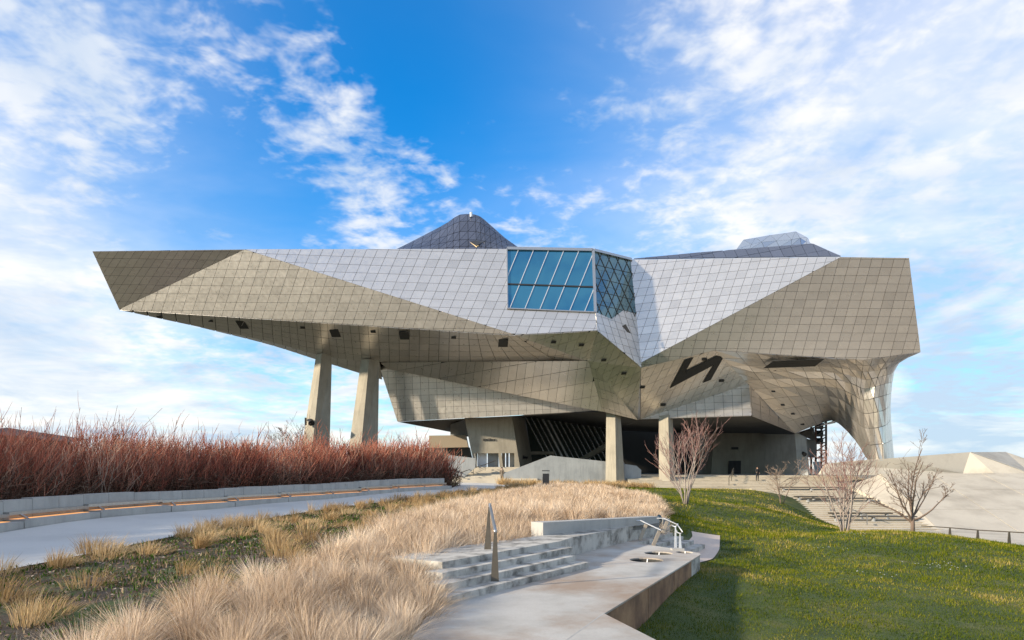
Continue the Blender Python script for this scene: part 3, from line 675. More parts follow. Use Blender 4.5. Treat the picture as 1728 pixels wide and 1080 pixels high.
# ------------------------------------------------------------------ terrace, stairs, concrete slope
terr = empty('terrace_stairs', (28, 84, -.2), 'wide pale stone stairs leading up to the terrace under the museum', 'stairs')
for k in range(9):
    z0 = -.22+.165*k; y0 = 81.0+.82*k
    st_ = MB().box(14.5, 46-.25*k, y0+.05, y0+.86 if k < 8 else y0+.9, z0-.6, z0+.105).build('step', MT['riser'], terr)
    MB().box(14.5, 46-.25*k, y0, y0+.855 if k < 8 else y0+.895, z0+.107, z0+.165).build('tread', MT['stair'], st_)
tag(MB().box(9.0, 47, 88.46, 128, -.5, 1.262).build('terrace', MT['conc_grey']), kind='structure')
tag(MB().box(-14, 9.0-.004, 94.6, 128, -.5, 2.36).build('entrance_terrace', MT['conc_grey']), kind='structure')
low_st = empty('garden_stairs', (34, 70, -3.7), 'long flight of pale steps falling from the terrace beside the sloping concrete wall', 'stairs')
for k in range(23):
    z1 = -.235-.152*k; y1 = 81.0-.80*k
    st_ = MB().box(28.2, 39.6+.02*k, y1-.80, y1, z1-1.3, z1-.062).build('step', MT['riser'], low_st)
    MB().box(28.2, 39.6+.02*k, y1-.85, y1-.005, z1-.06, z1).build('tread', MT['stair'], st_)
for k, (xa, xb, wy, wz) in enumerate(((31.2, 38.6, 79.6, -.40), (31.0, 35.2, 74.8, -1.25), (31.6, 39.2, 74.0, -1.42), (31.4, 37.6, 67.5, -2.6), (31.0, 39.3, 66.3, -2.85))):
    b = MB().box(xa, xb, wy-.25, wy+.25, wz+.28, wz+.40).build('stair_bench', MT['metal_dark'])  # shadow lines of the seats are put into the slab's dark colour
    for fx in (xa+.5, (xa+xb)/2, xb-.5): MB().box(fx-.08, fx+.08, wy-.2, wy+.2, wz-.35, wz+.28).build('leg', MT['conc_grey'], b)
    tag(b, ['long dark bench slab, topmost on the garden steps', 'short dark bench slab in the middle of the steps, left one', 'dark bench slab in the middle of the steps reaching the slope', 'lower dark bench slab behind the multi-stem tree', 'lowest dark bench slab on the garden steps'][k], 'bench', 'dark benches on the garden steps')
left_st = empty('entrance_stairs', (-3, 93, .5), 'pale steps rising to the left entrance beside the grey wall', 'stairs')
for k in range(12):
    z0 = .42+.16*k; y0 = 84.2+.86*k
    MB().box(-8.6, 3.2, y0, y0+.9, z0-1.0, z0+.16).build('step', MT['stair'], left_st)
def rail(name, posts, top_off, label, cat='handrail', m='metal_dark', rr=.03, parent=None, ext=0.0, group=None):
    r = empty(name, posts[0], label, cat, group)
    P = [Vector(p) for p in posts]
    for p in P: MB().bar(p, p+Vector((0, 0, top_off)), .12, .05, (1, 0, 0)).build('post', MT[m], r)
    d = (P[-1]-P[0]).normalized()
    MB().tube([P[0]-d*ext+Vector((0, 0, top_off))]+[p+Vector((0, 0, top_off)) for p in P[1:-1]]+[P[-1]+d*ext+Vector((0, 0, top_off))], rr, 6).build('rail', MT[m], r)
    return r
rail('handrail', [(-6.4, 85.5, .7), (-5.0, 88.5, 1.25), (-3.6, 91.5, 1.75), (-2.2, 94.4, 2.3)], .95, 'thin dark handrail running up the middle of the entrance stairs', rr=.045)
rail('handrail', [(-7.9, 86, .8), (-6.9, 89.5, 1.5), (-5.9, 93, 2.1)], .95, 'dark handrail fixed along the grey parapet of the entrance stairs', rr=.045)
rail('handrail', [(26.2, 82.3, .1), (27.3, 84.8, .6), (28.3, 87.4, 1.1), (28.9, 88.9, 1.262)], .95, 'dark handrail on the terrace stairs left of the standing person', rr=.045)
rail('handrail', [(33.6, 64.5, -3.2), (33.2, 67.8, -2.7), (32.9, 70.5, -2.2)], 1.0, 'grey handrail in the middle of the long garden steps', rr=.04, m='metal')
tag(plate('retaining_wall', [(849, 799), (928.6, 768.7), (1021, 778.5), (1052, 782.6), (1074, 786), (1082, 793), (1082, 826), (849, 826)], 86.2, .45, MT['conc_grey'], None), 'long grey concrete wall with a peaked top behind the litter bin', 'wall')
tag(plate('stair_parapet', [(757, 768), (802, 773), (802, 789), (772, 816), (757, 820)], 87.5, .35, MT['conc_grey'], None), 'grey concrete parapet on the left of the entrance stairs', 'wall')
slope = empty('concrete_slope', (50, 75, -3.7), 'huge smooth pale concrete bank rising from the steps to a folded crest', 'concrete bank')
def sl(x, y): return -3.72+(y-62.4)*.262+(x-50)*.004
pl = [Vector((39.4, 62.4, sl(39.4, 62.4))), Vector((75, 62.4, sl(75, 62.4))), Vector((75, 82.5, sl(75, 82.5))), Vector((44.6, 82.5, sl(44.6, 82.5))), Vector((41.5, 82.5, sl(41.5, 82.5)))]
def slabs(pts, nx, ny, m, name='slab', gap=.06, jitter=.0):
    """quad split in slabs with open joints over a darker bed"""
    a, b, c, d = pts
    n, cc = newell(pts); obj('bed', [p-n*.06 for p in pts], [(0, 1, 2, 3)], MT['conc_grey'], slope)
    for i in range(nx):
        for j in range(ny):
            q = []
            for u, v_ in ((i/nx, j/ny), ((i+1)/nx, j/ny), ((i+1)/nx, (j+1)/ny), (i/nx, (j+1)/ny)): q.append((a.lerp(b, u)).lerp(d.lerp(c, u), v_))
            ce = sum(q, Vector())/4; q = [p+(ce-p).normalized()*gap for p in q]
            v, f = slab([p-n*.05 for p in q], n, .05); obj(name, v, f, m, slope)
pl[4] = Vector((40.4, 81.6, .15))
slabs([pl[0], pl[1], pl[2], pl[3]], 5, 3, MT['conc_pale'])
obj('side_slab', [pl[0], pl[3], Vector((44.0, 82.4, 1.25)), pl[4]], [(0, 1, 2), (0, 2, 3)], MT['conc_pale'], slope)
obj('flank', [pl[0], pl[4], pl[4]+Vector((0, 0, -4)), pl[0]+Vector((0, 0, -3))], [(0, 1, 2, 3)], MT['conc_pale'], slope)
wd_ = 82.6
tw = [at(1383, 801, wd_), at(1395, 783, wd_), at(1430, 778.5, wd_), at(1508, 773, wd_), at(1637, 763, wd_+1.5), at(1625, 799, wd_+1), at(1490, 802, wd_)]
obj('crest_wall', tw+[p+Vector((0, .5, 0)) for p in tw], [(0, 1, 2, 3, 4, 5, 6), (1, 8, 9, 2), (2, 9, 10, 3), (3, 10, 11, 4), (0, 7, 8, 1)], MT['conc_pale'], slope)
cr = [tw[5], at(1677, 798.5, 82.6), tw[4], at(1697, 762.5, 90), at(1760, 784, 88), at(1740, 799.5, 82.6), at(1800, 799.5, 82.6)]
obj('crest', cr, [(0, 1, 2), (2, 1, 5, 3), (3, 5, 6, 4)], MT['conc_pale'], slope)
MB().bar(cr[2]+Vector((.2, 0, .03)), cr[5]+Vector((0, 0, .02)), .12, .05).build('joint_strip', MT['conc_grey'], slope)
obj('lower_pavement', [(33, 44, -3.62), (70, 44, -3.62), (75, 62.6, -3.62), (38, 62.6, -3.62), (31, 58, -3.62)], [(0, 1, 2, 3, 4)], MT['conc_pale'])['kind'] = 'structure'
gr = empty('guard_rail', (35.2, 50, -3.6), 'low guard rail with tapered posts in front of the concrete bank', 'railing')
gp = [at(1555, 902, 60), at(1603, 906, 54), at(1650, 913.5, 51), at(1703, 922, 48), at(1760, 930, 45)]
tp_ = [at(1555, 887.5, 60), at(1603, 890.5, 54), at(1650, 894.5, 51), at(1703, 897.5, 48), at(1760, 901, 45)]
for a_, b_ in list(zip(gp, tp_))[1:]:
    MB().hexa([a_+Vector(q) for q in ((-.17, -.03, -.3), (.17, -.03, -.3), (.17, .03, -.3), (-.17, .03, -.3))]+[b_+Vector(q) for q in ((-.05, -.03, 0), (.05, -.03, 0), (.05, .03, 0), (-.05, .03, 0))]).build('post', MT['metal_dark'], gr)
MB().tube(tp_, .045, 6).build('rail', MT['metal_dark'], gr)
tw_ = empty('lattice_tower', at(1385, 799, 106), 'slim rusty lattice tower seen through the museum arch', 'tower')
x0, x1 = at(1376.5, 720, 106), at(1394, 720, 106); zb, zt = 1.26, at(1385, 711, 106).z
for i, (xx, yy) in enumerate(((x0.x, 106), (x1.x, 106), (x0.x, 107.6), (x1.x, 107.6))): MB().box(xx-.12, xx+.12, yy-.12, yy+.12, zb, zt).build('post', MT['rust'], tw_)
for k in range(7):
    za = zb+(zt-zb)*k/7; zc = zb+(zt-zb)*(k+1)/7; mm = MT['rust'] if k < 4 else MT['metal_dark']
    MB().bar((x0.x, 105.95, za+.2), (x1.x, 105.95, za+.2), .16, .2).build('rung', mm, tw_)
    MB().bar((x0.x, 105.9, za), (x1.x, 105.9, zc), .1, .14).build('brace', mm, tw_)
    if k > 3: MB().box(x0.x+.15, x1.x-.15, 106.6, 106.7, za, zc-.2).build('panel', MT['glass_dark'], tw_)
tag(plate('glass_reflection_sheet', [(1372, 779), (1384, 779), (1389, 800), (1376.5, 800)], 104, .12, MT['white'], None), 'white leaning sheet in place of a bright glass reflection under the museum arch', 'panel')  # bright glass reflection drawn as a white sheet

# ------------------------------------------------------------------ platform and garden steps
U = Vector((.56, .83, 0)).normalized(); Nn = Vector((-U.y, U.x, 0))
gst = empty('garden_steps', (-1, 12, 0), 'four stained concrete steps climbing from the platform to the grassy bank', 'steps')
Lf = Vector((.96, 15.8, 0))
ends = [Vector((1.37, 15.3, 0)), Vector((1.22, 15.4, 0)), Vector((1.13, 16.07, 0))]
for k in range(3):
    off = -Nn*.34*(3-k); a = Lf+off; e = a+U*((ends[k]-a).dot(U)); s_ = a-U*(5.1-.35*k)
    P = [s_, e, e+Nn*(.34+.02*(k+1)), s_+Nn*(.34+.02*(k+1))]; z = .12*(k+1)
    MB().prism([(p.x, p.y) for p in P], -.05 if k == 0 else z-.16, z).build('step', MT['conc_step'], gst)
Lend = Vector((3.95, 21.25, 0)); bwl = Vector((.80, 17.55, 0)); bwr = Vector((4.75, 22.0, 0))
s_ = Lf-U*4.0
lp = [s_, Lf+U*.28, Vector((1.36, 17.3, 0)), Lend, bwr, bwl, bwl+Nn*.5-U*.6, s_+Nn*1.7]
MB().prism([(p.x, p.y) for p in [s_, Lf+U*.3, Vector((1.55, 17.2, 0)), Lend, bwr, bwl, Vector((-.2, 16.3, 0)), s_+Nn*1.35]], -.1, [.48, .48, .46, .43, .43, .47, .48, .48]).build('landing', MT['conc_step'], gst)
bw = (bwr-bwl).normalized(); bn = Vector((-bw.y, bw.x, 0))
MB().prism([(p.x, p.y) for p in [bwl, bwr, bwr+bn*.4, bwl+bn*.4]], .3, [.80, .64, .64, .80]).build('back_block', MT['kerb'], gst)
# platform slab with its round planting holes
def platform():
    outl = [(1.39, 10.3), (4.80, 17.35), (4.87, 17.65), (4.35, 18.8), (3.66, 20.0), (4.9, 22.4), (3.9, 21.6), (1.0, 17.0), (-.6, 14.2), (-1.0, 12.6), (-1.25, 10.6), (-1.3, 8.6), (-1.2, 2.0), (-.9, 2.0), (.62, 8.5)]
    holes = []
    for px, py, r in ((1091, 945, .40), (1111, 933.5, .36), (1155, 932, .22)):
        q = at(px, py, CZ*F/(py-HOR)); holes.append((q.x, q.y, r))
    bm = bmesh.new()
    def loop(pts):
        vs = [bm.verts.new((x, y, 0)) for x, y in pts]; return [bm.edges.new((vs[i], vs[(i+1) % len(vs)])) for i in range(len(vs))]
    eds = loop(outl)
    for hx, hy, r in holes: eds += loop([(hx+r*math.cos(2*math.pi*i/24), hy+r*math.sin(2*math.pi*i/24)) for i in range(24)])
    bmesh.ops.triangle_fill(bm, use_beauty=True, edges=eds, normal=(0, 0, 1))
    for f in bm.faces:
        if f.normal.z < 0: f.normal_flip()
    bmesh.ops.subdivide_edges(bm, edges=bm.edges[:], cuts=0)
    me = bpy.data.meshes.new('platform'); 
    ext = bmesh.ops.extrude_face_region(bm, geom=bm.faces[:]); 
    top = [v for v in ext['geom'] if isinstance(v, bmesh.types.BMVert)]
    bmesh.ops.translate(bm, verts=[v for v in bm.verts if v not in set(top)], vec=(0, 0, -.03))
    bmesh.ops.recalc_face_normals(bm, faces=bm.faces[:])
    bm.to_mesh(me); bm.free(); me.materials.append(MT['conc_plat'])
    o = bpy.data.objects.new('platform', me); col.objects.link(o); tag(o, kind='structure')
    for hx, hy, r in holes:
        MB().tube([(hx, hy, -.50), (hx, hy, -.40)], r*1.3, 20).build('hole_bed', MT['dark'], o)
        MB().add([(hx+r*1.01*math.cos(2*math.pi*i/24), hy+r*1.01*math.sin(2*math.pi*i/24), z_) for z_ in (-.45, -.012) for i in range(24)], [(i, (i+1) % 24, 24+(i+1) % 24, 24+i) for i in range(24)]).build('hole_lining', MT['dark'], o)
        MB().bar((hx-.03, hy-.06, -.3), (hx+.03, hy+.03, .02), .02, .02).build('marker_stick', MT['white'], o)
    # retaining face under the right edge, in cast lengths
    a = Vector((1.39, 10.3, 0)); b = Vector((4.80, 17.35, 0)); n = (b-a).normalized(); q = Vector((n.y, -n.x, 0))
    cuts = [0, .34, .62, .86, 1.0]
    for i in range(4):
        p0 = a.lerp(b, cuts[i]+.002); p1 = a.lerp(b, cuts[i+1]-.002)
        MB().prism([(p.x, p.y) for p in [p0-q*.3, p0-q*.012, p1-q*.012, p1-q*.3]], -1.1, -.032).build('retaining_block', MT['conc_rust'] if i < 3 else MT['conc_step'], o)
    MB().prism([(p.x, p.y) for p in [a-q*.6, a-q*.02, b-q*.02, b-q*.6]], -1.1, -.2).build('core', MT['conc_rust'], o)
    # the slab joining it towards the viewer
    MB().prism([(1.385, 10.27), (.61, 8.48), (-.9, 1.98), (3.0, 1.98), (1.83, 8.7)], -.9, .012).build('ramp_slab', MT['conc_plat'], o)
    MB().bar((1.39, 10.29, -.002), (.615, 8.49, -.002), .025, .03).build('joint_strip', MT['kerb'], o)
platform()
# little flight down to the footpath
sst = empty('side_steps', (4.9, 20.6, -.4), 'short flight of stained steps dropping from the platform to the footpath', 'steps')
e0, e1 = Vector((3.68, 20.0, 0)), Vector((5.5, 23.3, 0)); uu = (e1-e0).normalized(); qq = Vector((uu.y, -uu.x, 0))
for k in range(4):
    a = e0+qq*(.36*k)-uu*.05*k; b = e1+qq*(.36*k); z = -.004-.115*k
    if k == 0: continue
    P = [a-qq*.36, a, b, b-qq*.36]; MB().prism([(p.x, p.y) for p in P], -.75, z).build('step', MT['conc_step'], sst)
P = [e0, e1, e1-qq*1.1, e0-qq*.2+uu*1.0]; MB().prism([(p.x, p.y) for p in P], -.5, -.003).build('top_landing', MT['conc_step'], sst)
MB().prism([(5.3, 23.5), (5.55, 23.95), (4.6, 24.3), (4.35, 23.75)], -.5, .42).build('end_block', MT['kerb'], sst)

# tapered steel handrail by the steps
hr = empty('handrail', (-.31, 12.5, .12), 'brown steel handrail with two tapered posts and a bright tube on the garden steps', 'handrail')
def blade(p, h, wb, wt, th, m, parent, lean=(0, 0), dirx=(1, 0, 0)):
    x = Vector(dirx).normalized(); y = Vector((-x.y, x.x, 0)); p = Vector(p); t = p+Vector((lean[0], lean[1], h))
    return MB().hexa([p-x*wb/2-y*th/2, p+x*wb/2-y*th/2, p+x*wb/2+y*th/2, p-x*wb/2+y*th/2, t-x*wt/2-y*th/2, t+x*wt/2-y*th/2, t+x*wt/2+y*th/2, t-x*wt/2+y*th/2]).build('post', m, parent)
pA = at(835, 981, F*2.08/191); pB = at(823, 927, F*1.72/137)
blade(pA, .90, .15, .055, .03, MT['metal_dark'], hr, (.01, 0)); blade(pB, .90, .15, .03, .03, MT['metal_dark'], hr, (.03, 0))
tA = at(836, 896, pA.y-.05); tB = at(826.5, 851, pB.y+.35)
MB().tube([tA+(tA-tB).normalized()*.05, tA, tB], .032, 10).build('rail', MT['metal'], hr, True)
MB().bar(pA+Vector((.01, 0, .88)), tA, .02, .02).build('bracket', MT['metal'], hr); MB().bar(pB+Vector((.03, 0, .88)), pB+Vector((.05, .05, .97)), .02, .02).build('bracket', MT['metal'], hr)
h2 = empty('handrail', at(1078, 911, 20.5), 'pale handrail on leaning posts on the near side of the side steps', 'handrail')
zq = lambda x, y: (1040+x*.12962, 850+y*.12962)
def p4(x, y, d): return at(*zq(x, y), d)
for (a_, b_) in (((305, 478, 20.4), (388, 275, 20.6)), ((482, 542, 19.4), (560, 362, 19.7))): MB().bar(p4(*a_), p4(*b_), .10, .03, (0, -1, 0)).build('post', MT['wood'], h2)
MB().tube([p4(225, 220, 21.0), p4(320, 220, 20.9), p4(390, 255, 20.6), p4(585, 347, 19.6)], .018, 8).build('rail', MT['palemetal'], h2)
h3 = empty('handrail', at(1140, 931, 18.4), 'pale handrail with looped ends on white posts beside the round planting holes', 'handrail')
MB().bar(p4(605, 378, 20.4), p4(662, 232, 20.6), .09, .03, (0, -1, 0)).build('post', MT['wood'], h3)
for a_, b_ in (((772, 600, 18.6), (770, 295, 18.7)), ((832, 605, 18.3), (830, 388, 18.35))):
    A_ = p4(*a_); B_ = p4(*b_); MB().hexa([A_+Vector(q) for q in ((-.038, -.02, -.03), (.038, -.02, -.03), (.038, .02, -.03), (-.038, .02, -.03))]+[B_+Vector(q) for q in ((-.014, -.014, 0), (.014, -.014, 0), (.014, .014, 0), (-.014, .014, 0))]).build('post', MT['palemetal'], h3)
MB().box(*(lambda c: (c.x-.16, c.x+.16, c.y-.12, c.y+.12, .0, .05))(p4(795, 640, 18.3))).build('foot_plate', MT['kerb'], h3)
MB().tube([p4(530, 190, 21.2), p4(620, 190, 21.0), p4(700, 228, 20.4), p4(795, 272, 19.0), p4(865, 372, 18.2), p4(838, 390, 18.3), p4(790, 372, 18.5), p4(785, 350, 18.6)], .016, 8).build('rail', MT['palemetal'], h3, True)
MB().tube([p4(725, 283, 18.9), p4(760, 298, 18.7), p4(800, 285, 18.7), p4(800, 262, 18.8)], .016, 8).build('rail_loop', MT['palemetal'], h3, True)
tag(MB().tube([(5.0, 23.3, -.45), (5.0, 23.3, .5), (5.05, 23.25, .53)], [.13, .13, .10], 10).build('bollard', plain('petrol_blue_metal', (.03, .06, .08), .4, .4)), 'dark blue bollard behind the looped handrail at the side steps', 'bollard')

# ------------------------------------------------------------------ kerb wall with its lit ledge
kw = empty('kerb_wall', (-13, 25, .3), 'low wall of pale concrete blocks with a glowing ledge along the road', 'wall')
me_, te_, pe_ = mat('amber_light_strip'); pe_.inputs['Base Color'].default_value = (1, .55, .2, 1); pe_.inputs['Emission Color'].default_value = (1, .42, .13, 1); pe_.inputs['Emission Strength'].default_value = .5
Wp = interp(WALL, 200); seg = np.concatenate([[0], np.cumsum(np.hypot(*np.diff(Wp, axis=0).T))])
def wat(s, off=0.0):
    x = np.interp(s, seg, Wp[:, 0]); y = np.interp(s, seg, Wp[:, 1]); x2 = np.interp(s+.2, seg, Wp[:, 0]); y2 = np.interp(s+.2, seg, Wp[:, 1]); x1 = np.interp(s-.2, seg, Wp[:, 0]); y1 = np.interp(s-.2, seg, Wp[:, 1])
    t = Vector((x2-x1, y2-y1, 0)).normalized(); return Vector((x, y, 0))+Vector((-t.y, t.x, 0))*off
s = 2.0; k = 0
while s < seg[-1]-.3:
    e = min(s+1.18, seg[-1]); z = tz(*wat((s+e)/2)[:2])+.03
    q = [wat(s+.008, .62), wat(e-.008, .62), wat(e-.008, .98), wat(s+.008, .98)]
    MB().prism([(p.x, p.y) for p in q], z+.1, z+.80+.012*math.sin(k*2.1)).build('block', MT['kerb'], kw)
    if k % 3 == 0:
        e3 = min(s+3*1.18, seg[-1]); q = [wat(s+.02, .0), wat(e3-.02, .0), wat(e3-.02, .60), wat(s+.02, .60)]
        MB().prism([(p.x, p.y) for p in q], z-.3, z+.24).build('ledge', MT['kerb'], kw)
        q = [wat(s+.15, .30), wat(e3-.15, .30), wat(e3-.15, .56), wat(s+.15, .56)]
        MB().prism([(p.x, p.y) for p in q], z+.242, z+.25).build('light_strip', me_, kw)
    if k % 3 == 0:
        q = [wat(s, .44), wat(min(s+3*1.18, seg[-1]), .44), wat(min(s+3*1.18, seg[-1]), .62), wat(s, .62)]
        MB().prism([(p.x, p.y) for p in q], z+.36, z+.46).build('rail', MT['metal'], kw)
        a_ = wat(s+.3, .1); b_ = wat(s+.5, .55); MB().bar((a_.x, a_.y, z+.24), (b_.x, b_.y, z+.40), .06, .05).build('bracket', MT['metal'], kw)
    s = e; k += 1

# litter bin, low house, floodlight
bn_ = empty('litter_bin', at(921, 822, 58), 'dark square litter bin with a raised lid in the pale grass', 'bin')
c = at(921, 822, 58)
MB().box(c.x-.27, c.x+.27, 57.75, 58.25, c.z-.3, c.z+1.15).build('body', MT['black'], bn_)
for sx in (-.29, .27): MB().box(c.x+sx, c.x+sx+.03, 57.8, 58.2, c.z+.9, c.z+1.36).build('lid_bracket', MT['metal'], bn_)
MB().box(c.x-.31, c.x+.31, 57.7, 58.3, c.z+1.36, c.z+1.43).build('lid', MT['black'], bn_)
hs_ = empty('low_house', (-48, 68, .9), 'low brown house whose roofline shows above the left end of the hedge', 'house')
a_, b_ = at(-40, 729, 66), at(120, 746, 72)
obj('roof', [a_, b_, b_+Vector((-3, 8, .6)), a_+Vector((-3, 8, .9)), a_+Vector((0, 0, -.3)), b_+Vector((0, 0, -.3))], [(0, 1, 2, 3), (4, 5, 1, 0)], plain('brown_roof', (.10, .06, .05), .8), hs_)
obj('wall', [a_+Vector((0, .3, -.3)), b_+Vector((0, .3, -.3)), Vector((b_.x, b_.y+.3, .5)), Vector((a_.x, a_.y+.3, .5))], [(0, 3, 2, 1)], plain('brown_wall', (.14, .09, .07), .9), hs_)
fl = empty('floodlight', at(521, 712, 87.6), 'small black floodlight clamped to the leftmost concrete pier', 'lamp')
MB().box(*(lambda c: (c.x-.5, c.x-.38, c.y-.1, c.y+.4, c.z-.4, c.z+.55))(at(521, 712, 87.6))).build('bracket', MT['black'], fl)
MB().tube([at(519, 709, 87.4), at(523, 708, 87.2), at(524.5, 711, 87)], .14, 8).build('arm', MT['black'], fl)
MB().tube([at(524.5, 709.5, 87.2), at(525.6, 714.5, 86.8)], [.28, .42], 10).build('lamp_head', MT['black'], fl)
fl2 = empty('floodlight', at(1356, 766, 92.4), 'small black lamp on the grey pier under the museum arch', 'lamp')
MB().tube([at(1355, 764, 92.6), at(1358, 767, 92.0)], [.2, .3], 10).build('lamp_head', MT['black'], fl2)
MB().bar(at(1355, 764, 93.2), at(1355, 764, 92.5), .1, .1).build('bracket', MT['black'], fl2)

# ------------------------------------------------------------------ people
def person(name, loc, rot, label, coat, legs, skinc=(.45, .28, .2), hairc=(.03, .02, .018), H=1.75, pose=0):
    s = H/1.75
    V = [(0, 0, .93), (0, 0, 1.12), (0, 0, 1.32), (0, .01, 1.45), (0, 0, 1.52), (0, -.01, 1.60), (0, -.015, 1.68),      # pelvis..head
         (.10, 0, .90), (.12, -.02, .50), (.12, .02, .09), (.125, -.13, .045),
         (-.10, 0, .90), (-.11, .03 if pose else 0, .50), (-.12, .06 if pose else .02, .09), (-.125, -.08, .045),
         (.19, .01, 1.40), (.24, .03, 1.14), (.20, -.12, .98), (.17, -.17, .94),
         (-.19, .01, 1.40), (-.25, .03, 1.14), (-.20, -.10, 1.05) if pose else (-.24, -.02, .90), (-.15, -.16, 1.12) if pose else (-.24, -.04, .82)]
    Ed = [(0, 1), (1, 2), (2, 3), (3, 4), (4, 5), (5, 6), (0, 7), (7, 8), (8, 9), (9, 10), (0, 11), (11, 12), (12, 13), (13, 14), (3, 15), (15, 16), (16, 17), (17, 18), (3, 19), (19, 20), (20, 21), (21, 22)]
    rad = [.16, .15, .17, .10, .06, .10, .09, .10, .075, .05, .045, .10, .075, .05, .045, .075, .06, .045, .04, .075, .06, .045, .04]
    me = bpy.data.meshes.new(name); me.from_pydata([tuple(c_*s for c_ in v) for v in V], Ed, []); o = bpy.data.objects.new(name, me); col.objects.link(o)
    m1 = o.modifiers.new('skin', 'SKIN'); 
    for i, r in enumerate(rad): me.skin_vertices[0].data[i].radius = (r*s, r*s*(.8 if i < 4 else 1))
    me.skin_vertices[0].data[0].use_root = True
    o.modifiers.new('sub', 'SUBSURF').levels = 2; o.modifiers['sub'].render_levels = 2
    dg = bpy.context.evaluated_depsgraph_get(); m2 = bpy.data.meshes.new_from_object(o.evaluated_get(dg)); o.modifiers.clear(); o.data = m2; m2.name = name
    m2.materials.clear()
    for q in (plain('coat_cloth', coat, .9), plain('trouser_cloth', legs, .9), plain('skin', skinc, .6), MT['black']): m2.materials.append(q)
    for p in m2.polygons:
        c_ = p.center; z = c_.z/s; p.use_smooth = True
        p.material_index = 2 if z > 1.49 or (c_.y/s < -.125 and .85 < z < 1.2 and abs(c_.x) > .1) else 3 if z < .085 else 1 if z < .80 else 0
    o.location = loc; o.rotation_euler = (0, 0, rot); tag(o, label, 'person')
    hm = MB(); ring = []
    for i in range(7):
        a = -.25+i*(math.pi/2+.25)/6; ring.append((math.cos(a)*.108*s, 1.665*s+math.sin(a)*.105*s))
    n = 12; vs = [(r*math.cos(2*math.pi*j/n), r*math.sin(2*math.pi*j/n)+.012*s+(.03 if i < 2 and math.sin(2*math.pi*j/n) < -.3 else 0), z) for i, (r, z) in enumerate(ring) for j in range(n)]
    fs = [(i*n+j, i*n+(j+1) % n, (i+1)*n+(j+1) % n, (i+1)*n+j) for i in range(6) for j in range(n) if not (i < 2 and math.sin(2*math.pi*(j+.5)/n) < -.45)]
    h = obj('hair', vs, fs, plain('hair', hairc, .7), None, True); h.parent = o
    f = MB().add([(-.012*s, -.115*s, 1.64*s), (.012*s, -.115*s, 1.64*s), (0, -.135*s, 1.615*s), (0, -.11*s, 1.66*s)], [(0, 1, 2), (0, 3, 1), (0, 2, 3), (1, 3, 2)]).build('nose', plain('skin_nose', skinc, .6)); f.parent = o
    for sx in (-1, 1):
        e = MB().box(sx*.035*s-.012*s, sx*.035*s+.012*s, -.112*s, -.10*s, 1.655*s, 1.665*s).build('eye', MT['black']); e.parent = o
    return o
kst = 4
person('person', (at(1278, 800, 84.7).x, 84.7, -.22+.165*5), R(18), 'person in black coat and trousers standing on the terrace stairs', (.018, .018, .02), (.02, .02, .024), pose=1)
person('person', (at(847, 800, 72).x, 72, tz(at(847, 800, 72).x, 72)+.03), R(150), 'person in a patterned grey brown jacket on the path before the entrance stairs', (.14, .11, .08), (.2, .15, .1), pose=1)
person('person', (at(1397, 800, 101).x, 101, 1.262), R(40), 'person in a dark red jacket under the arch, left of two', (.11, .02, .02), (.05, .02, .03))
person('person', (at(1404.5, 800, 102.5).x, 102.5, 1.262), R(-30), 'person in a dark red jacket under the arch, right of two', (.14, .02, .025), (.04, .03, .05), pose=1)

# ------------------------------------------------------------------ planting
def blades_mesh(name, P, mat_, parent=None, tint=None):
    """P: list of arrays (base_l, base_r, mid_l, mid_r, tip) each (n,3): one tapering blade of three triangles"""
    n = len(P[0]); V = np.stack(P, 1).reshape(-1, 3); b = np.arange(n)[:, None]*5
    T = np.concatenate([b+np.array([[0, 1, 3]]), b+np.array([[0, 3, 2]]), b+np.array([[2, 3, 4]])], 1).reshape(-1, 3)
    return trimesh(name, V, T, mat_, parent, np.repeat(tint, 3) if tint is not None else None)
def trimesh(name, V, T, mat_, parent=None, tint=None):
    me = bpy.data.meshes.new(name); me.vertices.add(len(V)); me.vertices.foreach_set('co', V.astype(np.float32).ravel())
    me.loops.add(len(T)*3); me.loops.foreach_set('vertex_index', T.astype(np.int32).ravel())
    me.polygons.add(len(T)); me.polygons.foreach_set('loop_start', np.arange(len(T), dtype=np.int32)*3)
    me.update(calc_edges=True); me.validate()
    me.materials.append(mat_)
    if tint is not None:
        a = me.attributes.new('tint', 'FLOAT', 'FACE'); a.data.foreach_set('value', tint.astype(np.float32))
    o = bpy.data.objects.new(name, me); col.objects.link(o)
    if parent is not None: adopt(o, parent)
    return o
def make_blades(base, length, lean, width, curve=.5):
    """base (n,3), length (n), lean (n,2) horizontal reach as share of length"""
    n = len(base); th = rng.uniform(0, 2*np.pi, n); side = np.stack([np.cos(th), np.sin(th), np.zeros(n)], 1)*width[:, None]*.5
    h = np.sqrt(np.maximum(.05, 1-np.minimum(.95, (lean**2).sum(1)))); L = length[:, None]
    tip = base+np.concatenate([lean, h[:, None]], 1)*L
    mid = base+np.concatenate([lean*(.5-.5*curve*.6), (h*(.5+.12*curve))[:, None]], 1)*L
    return [base-side, base+side, mid-side*.75, mid+side*.75, tip]
GRASS = foliage('dry_ornamental_grass', [(0, (.34, .22, .135)), (.35, (.62, .46, .31)), (.7, (.80, .63, .46)), (1, (.90, .76, .60))], .8, .3)
TUFT = foliage('golden_tuft_grass', [(0, (.26, .16, .07)), (.5, (.52, .35, .17)), (1, (.70, .53, .31))], .8, .3)
GREEN = foliage('turf_blades', [(0, (.030, .055, .004)), (.35, (.085, .120, .006)), (.65, (.17, .18, .010)), (.85, (.30, .25, .04)), (1, (.48, .36, .14))], .7, .25)
